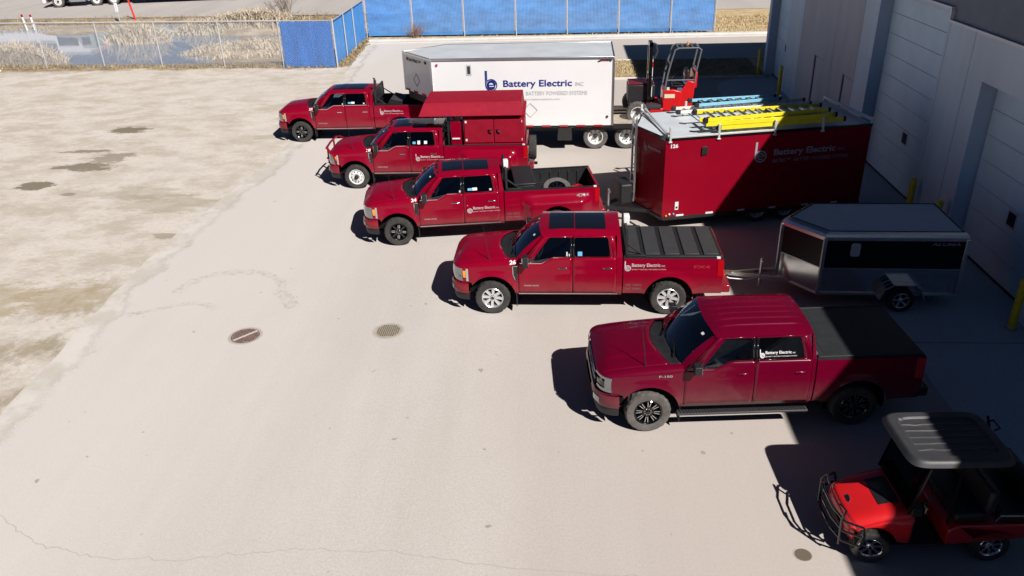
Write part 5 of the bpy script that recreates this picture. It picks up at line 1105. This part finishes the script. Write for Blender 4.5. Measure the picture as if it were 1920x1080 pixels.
G().box(.565, .70, .85, .60, .98, 1.55).box(.565, .74, 1.6, .60, .92, 2.3).build('mast_plate', WHT, m_); G().box(.565, .72, 1.95, .605, .94, 2.15).build('mast_decal', LETR, m_); G().cyl((.50, .85, .6), (.50, .85, 2.6), .045).build('lift_cylinder', ALU, m_)
G().tube([(.62, .58, 2.3), (.72, .58, 2.55), (.66, .60, 2.80), (.56, .6, 2.84)], .04, 6).build('hose_guide', GREY, m_)
g = G().prism([(.92, .50), (1.50, .45), (1.62, 1.20), (1.30, 1.28), (.96, 1.25)], lambda x, z: (x, -.08, z), lambda x, z: (x, .08, z)); g.prism([(1.36, .5), (2.02, .5), (2.08, 1.55), (1.80, 1.60), (1.58, 1.2)], lambda x, z: (x, -.06, z), lambda x, z: (x, .80, z)); g.box(.94, .08, .5, 1.05, .8, 1.25); g.build('operator_body', REDB, F, bevel=.03)
G().box(.98, -.10, .98, 1.36, -.082, 1.12).box(1.05, -.09, 1.27, 1.15, -.08, 1.38).build('decal', mat('decal_cream', (.7, .62, .45), .6), F, smooth=0)
g = G().box(1.30, .10, 1.30, 1.80, .72, 1.44); g.box(1.74, .10, 1.40, 1.88, .72, 1.95); g.build('seat', BLK, F, bevel=.05); G().box(1.70, .14, 1.66, 1.90, .5, 1.84).build('seat_cushion', REDB, F, bevel=.05)
G().box(2.0, .0, 1.30, 2.16, .8, 1.90).build('counterweight', REDB, F, bevel=.04)
g = G(); r_ = .032
for y in (-.04, .80): g.tube([(.98, y, 1.25), (1.05, y, 1.75), (1.14, y, 2.18), (1.28, y, 2.70), (1.42, y, 2.76), (2.12, y, 2.76), (2.22, y, 2.70), (2.08, y, 1.9), (2.05, y, 1.5)], r_, 8)
for x in (1.40, 1.58, 1.76, 1.94, 2.12): g.tube([(x, -.04, 2.76), (x, .80, 2.76)], r_ * .9, 6)
g.tube([(1.14, -.04, 2.18), (1.14, .8, 2.18)], r_, 6).tube([(2.1, -.04, 2.0), (2.1, .8, 2.0)], r_, 6).tube([(1.02, -.04, 1.62), (2.08, -.04, 1.62)], r_ * .8, 6); g.build('overhead_guard', mat('cage_grey', (.16, .165, .18), .5, .2), F); G().lathe([(0, .13), (.035, .11), (.045, 0)], 12, 'z', (1.8, .5, 2.78)).build('beacon', LAMPA, F)
M_ = Matrix.Translation((1.22, .4, 1.62)) @ Matrix.Rotation(radians(-30), 4, 'Y'); G().tube([M_ @ Vector((.15 * cos(t), .15 * sin(t), 0)) for t in rng(0, 2 * pi, 17)[:-1]], .015, 6, True).cyl((1.22, .4, 1.62), (1.12, .4, 1.3), .025).build('steering_wheel', BLK, F)
g = G()
for y in (.62, 1.0): g.box(-1.0, y, .22, .5, y + .10, .27)
g.build('fork', DARK, F)
# golf cart ----------------------------------------------------------------------------
K = thing('golf_cart', 'red golf cart with a black roof and front bull bar half in shade', 'golf cart', (4.44, 9.33, .004), pi + radians(2.5))
for x in (0, -1.70):
    for s in (1, -1): wheel(K, x, s * .47, s, 'cart', .275, .22, steer=radians(-14) if x == 0 else 0, rimr=.165)
G().box(.15, -.40, .18, -2.05, .40, .32).cyl((0, -.45, .27), (0, .45, .27), .03).cyl((-1.7, -.45, .27), (-1.7, .45, .27), .04).build('chassis', DARK, K)
def hoodf(s_, t):
    x = .34 - .86 * t - .10 * abs(s_) ** 5 * (1 - t); y = s_ * (.50 + .05 * t); z = .66 + .24 * (1 - (1 - min(1, t * 1.1)) ** 1.5) - .09 * abs(s_) ** 9
    return (x, y, z)
g = G().grid(hoodf, rng(-1, 1, 25), rng(0, 1, 15)); g.grid(lambda s_, v: (hoodf(s_, 0)[0] + .03 * sin(pi * v), hoodf(s_, 0)[1], .36 + (hoodf(s_, 0)[2] - .36) * v), rng(-1, 1, 25), rng(0, 1, 5))
for s in (1, -1): g.grid(lambda t, v: (hoodf(s, t)[0], hoodf(s, t)[1], (max(.36, sqrt(max(0, .36 ** 2 - (hoodf(s, t)[0]) ** 2)) + .26) if abs(hoodf(s, t)[0]) < .36 else .36) * (1 - v) + hoodf(s, t)[2] * v), rng(0, 1, 22), [0, .3, .6, 1])
hk = g.build('front_cowl', REDB, K, smooth=45, solid=.008)
lf = lambda s_, t: Vector(hoodf(s_, t)) + Vector((0, 0, .008)); G().grid(lambda a, t: tuple(lf(a, t)), rng(-.52, .52, 9), rng(.52, .86, 7)).build('hood_panel', BLK, hk, smooth=60)
g = G(); c = Vector(hoodf(0, .13)) + Vector((.0, 0, .012)); N = 20
for r0, mi in ((1, 0), (.78, 1)): g.add([(c.x - .03 * r0 * sin(2 * pi * k / N) + (.003 if mi else 0), c.y + .085 * r0 * cos(2 * pi * k / N), c.z + .04 * r0 * sin(2 * pi * k / N) + (.003 if mi else 0)) for k in range(N)], [tuple(range(N))], mi)
g.build('badge', [CHR, LETD], hk, smooth=0)
for s in (1, -1): G().lathe([(0, .02), (.07, .01), (.085, -.02)], 16, 'x', (.315, s * .34, .54)).build('headlight', LAMPC, hk)
G().box(.37, -.30, .36, .40, .30, .50).build('grille', BLK, hk, bevel=.02)
g = G()
for z in (.34, .52, .70): g.tube([(.20, -.60, z), (.42, -.48, z + .01), (.50, -.2, z + .02), (.50, .2, z + .02), (.42, .48, z + .01), (.20, .60, z)], .019, 7)
for s in (1, -1): g.tube([(.44, s * .44, .25), (.46, s * .44, .72), (.40, s * .40, .84), (.42, s * .22, .80)], .018, 7).tube([(.20, s * .60, .34), (.16, s * .60, .53), (.20, s * .60, .70)], .018, 6)
g.build('bull_bar', BLKG, K)
G().box(-.50, -.56, .28, -1.05, .56, .33).box(-.50, -.52, .33, -.55, .52, .92).box(-.46, -.54, .84, -.62, .54, 1.0).build('floor_and_dash', BLK, K, bevel=.02)
g = G().prism([(-1.02, .34), (-1.02, .62), (-1.15, .70), (-2.25, .72), (-2.32, .62), (-2.22, .45)] + [(-1.70 + .36 * cos(t), .28 + .36 * sin(t)) for t in rng(-.0 + pi * 0 + .45, pi - .45, 13)][::1][::-1][::-1], lambda x, z: (x, -.58, z), lambda x, z: (x, .58, z)); g.build('rear_body', mat('cart_red', (.40, .008, .012), .35, 0, .8), K, bevel=.02, smooth=40)
for xs_ in (-1.10, -1.75): g = G().box(xs_, -.52, .70, xs_ - .48, .52, .86).box(xs_ - .42, -.52, .84, xs_ - .56, .52, 1.25); g.build('seat', BLK, K, bevel=.05)
for s in (1, -1):
    for (x0, z0, x1, z1) in ((-.42, .90, -.60, 1.80), (-1.0, .72, -1.02, 1.80), (-2.2, .70, -1.85, 1.80)): G().tube([(x0, s * .53, z0), (x1, s * .52, z1)], .02, 6).build('roof_post', DARK, K)
G().add([(-.40, -.52, .94), (-.40, .52, .94), (-.59, .50, 1.79), (-.59, -.50, 1.79)], [(0, 1, 2, 3)]).build('windscreen', glass('cart_screen', (.12, .13, .15), -.12), K, smooth=0)
def rf(u, v):
    a, b = 2 * u - 1, 2 * v - 1; m = max(abs(a), abs(b))
    # squircle rim: corners pulled in so the outline is a rounded rectangle
    k = 1.0 if m == 0 else m / ((abs(a) ** 7 + abs(b) ** 7) ** (1 / 7)); x = -1.0 - .74 * a * k; y = .61 * b * k
    e = min(1, (1 - m) / .09); z = 1.785 + .085 * sm(e) ** .6
    c = sm((1 - abs(a) - .24) / .035) * sm((1 - abs(b) - .26) / .04); z -= .03 * c
    for j in range(1, 6): z += .014 * c * math.exp(-((v - .14 - .12 * j) / .012) ** 2)
    return (x, y, z)
uu = sorted(set(rng(0, .08, 7) + rng(.08, .2, 10) + rng(.2, .8, 12) + rng(.8, .92, 10) + rng(.92, 1, 7))); vv = sorted(set(rng(0, .1, 7) + rng(.1, .9, 100) + rng(.9, 1, 7)))
g = G().grid(rf, uu, vv); g.box(-.33, -.55, 1.77, -1.66, .55, 1.80); g.build('roof', mat('roof_black', (.040, .040, .044), .5, var=.1, vscale=8, bump=.1, bscale=150), K, smooth=40)
M_ = Matrix.Translation((-.72, .25, 1.05)) @ Matrix.Rotation(radians(60), 4, 'Y'); G().tube([M_ @ Vector((.17 * cos(t), .17 * sin(t), 0)) for t in rng(0, 2 * pi, 21)[:-1]], .015, 6, True).tube([M_ @ Vector((0, 0, 0)), (-.5, .25, .8)], .02, 6).build('steering_wheel', BLK, K)
for s in (1,): G().box(-.52, s * .62, 1.05, -.56, s * .74, 1.2).build('wing_mirror', BLKG, K, bevel=.02)
g = G().tube([(-1.62, .60, .80), (-1.66, .62, .92), (-1.98, .62, .92), (-2.02, .60, .80)], .013, 6).tube([(-2.30, -.5, .8), (-2.34, -.5, 1.05), (-2.34, .5, 1.05), (-2.30, .5, .8)], .016, 6); g.build('grab_rail', CHR, K)
G().tube([(-1.74, -.35, 1.82), (-1.82, -.35, 1.86), (-1.82, -.15, 1.86), (-1.74, -.15, 1.82)], .015, 6).build('roof_handle', BLK, K)
# semi truck at the top edge ------------------------------------------------------------
Q = thing('semi_truck', 'grey semi truck cropped by the top edge, passing beyond the pond', 'truck', (-47.0, 75.4, .02), pi + radians(13.5))
for x in (0, -3.35, -4.85):
    for s in (1, -1):
        wheel(Q, x, s * 1.02, s, 'dually_front' if x == 0 else 'steel', .52, .30, tyre=RUBD)
SEMI = mat('semi_grey', (.30, .33, .30), .5, 0, .4, var=.1)
G().box(1.1, -.45, .62, -5.6, -.28, .92).box(1.1, .28, .62, -5.6, .45, .92).box(.3, -.4, .5, -.6, .4, 1.0).cyl((-3.35, -.9, .52), (-3.35, .9, .52), .1).cyl((-4.85, -.9, .52), (-4.85, .9, .52), .1).build('chassis', DARK, Q)
G().box(1.35, -1.2, .40, 1.05, 1.2, .80).build('bumper', STEEL, Q, bevel=.06)
g = G().prism([(1.1, .75), (1.15, 1.6), (.9, 1.85), (-.75, 2.05), (-.75, .75), (-.62, .75)] + [(.62 * cos(t), .52 + .62 * sin(t)) for t in rng(pi - .38, .38, 12)], lambda x, z: (x, -1.05, z), lambda x, z: (x, 1.05, z)); g.build('hood', SEMI, Q, bevel=.05)
G().prism([(-.75, .75), (-.75, 2.05), (-1.15, 3.0), (-2.3, 3.1), (-2.3, .75)], lambda x, z: (x, -1.15, z), lambda x, z: (x, 1.15, z)).build('cab', SEMI, Q, bevel=.05)
for s in (1, -1): G().box(-1.15, s * 1.13, 2.0, -1.9, s * 1.165, 2.7).build('side_window', BLKG, Q)
for s in (1, -1): G().cyl((-.95, s * .85, .68), (-2.35, s * .85, .68), .30, n=24).build('fuel_tank', ALU, Q); G().box(-.75, s * .7, .42, -1.0, s * 1.15, .48).build('step', GREY, Q)
G().box(-2.55, -1.2, 1.15, -8.6, 1.2, 2.9).build('dump_box', SEMI, Q, bevel=.05); G().box(-5.3, -1.15, .35, -5.34, 1.15, .95).build('mud_flap', BLK, Q)
Q2 = thing('flatbed_trailer', 'dark low trailer at the top edge to the right of the semi truck', 'trailer', (-40.2, 76.6, .02), radians(8))
G().box(0, -1.25, .75, 11.5, 1.25, 1.2).build('deck', DARK, Q2); G().box(0, -1.2, 1.2, 11.5, 1.2, 2.8).build('load_box', SEMI, Q2, bevel=.05)
for x in (9, 10.3):
    for s in (1, -1): wheel(Q2, x, s * 1.0, s, 'steel', .5, .3, tyre=RUBD)
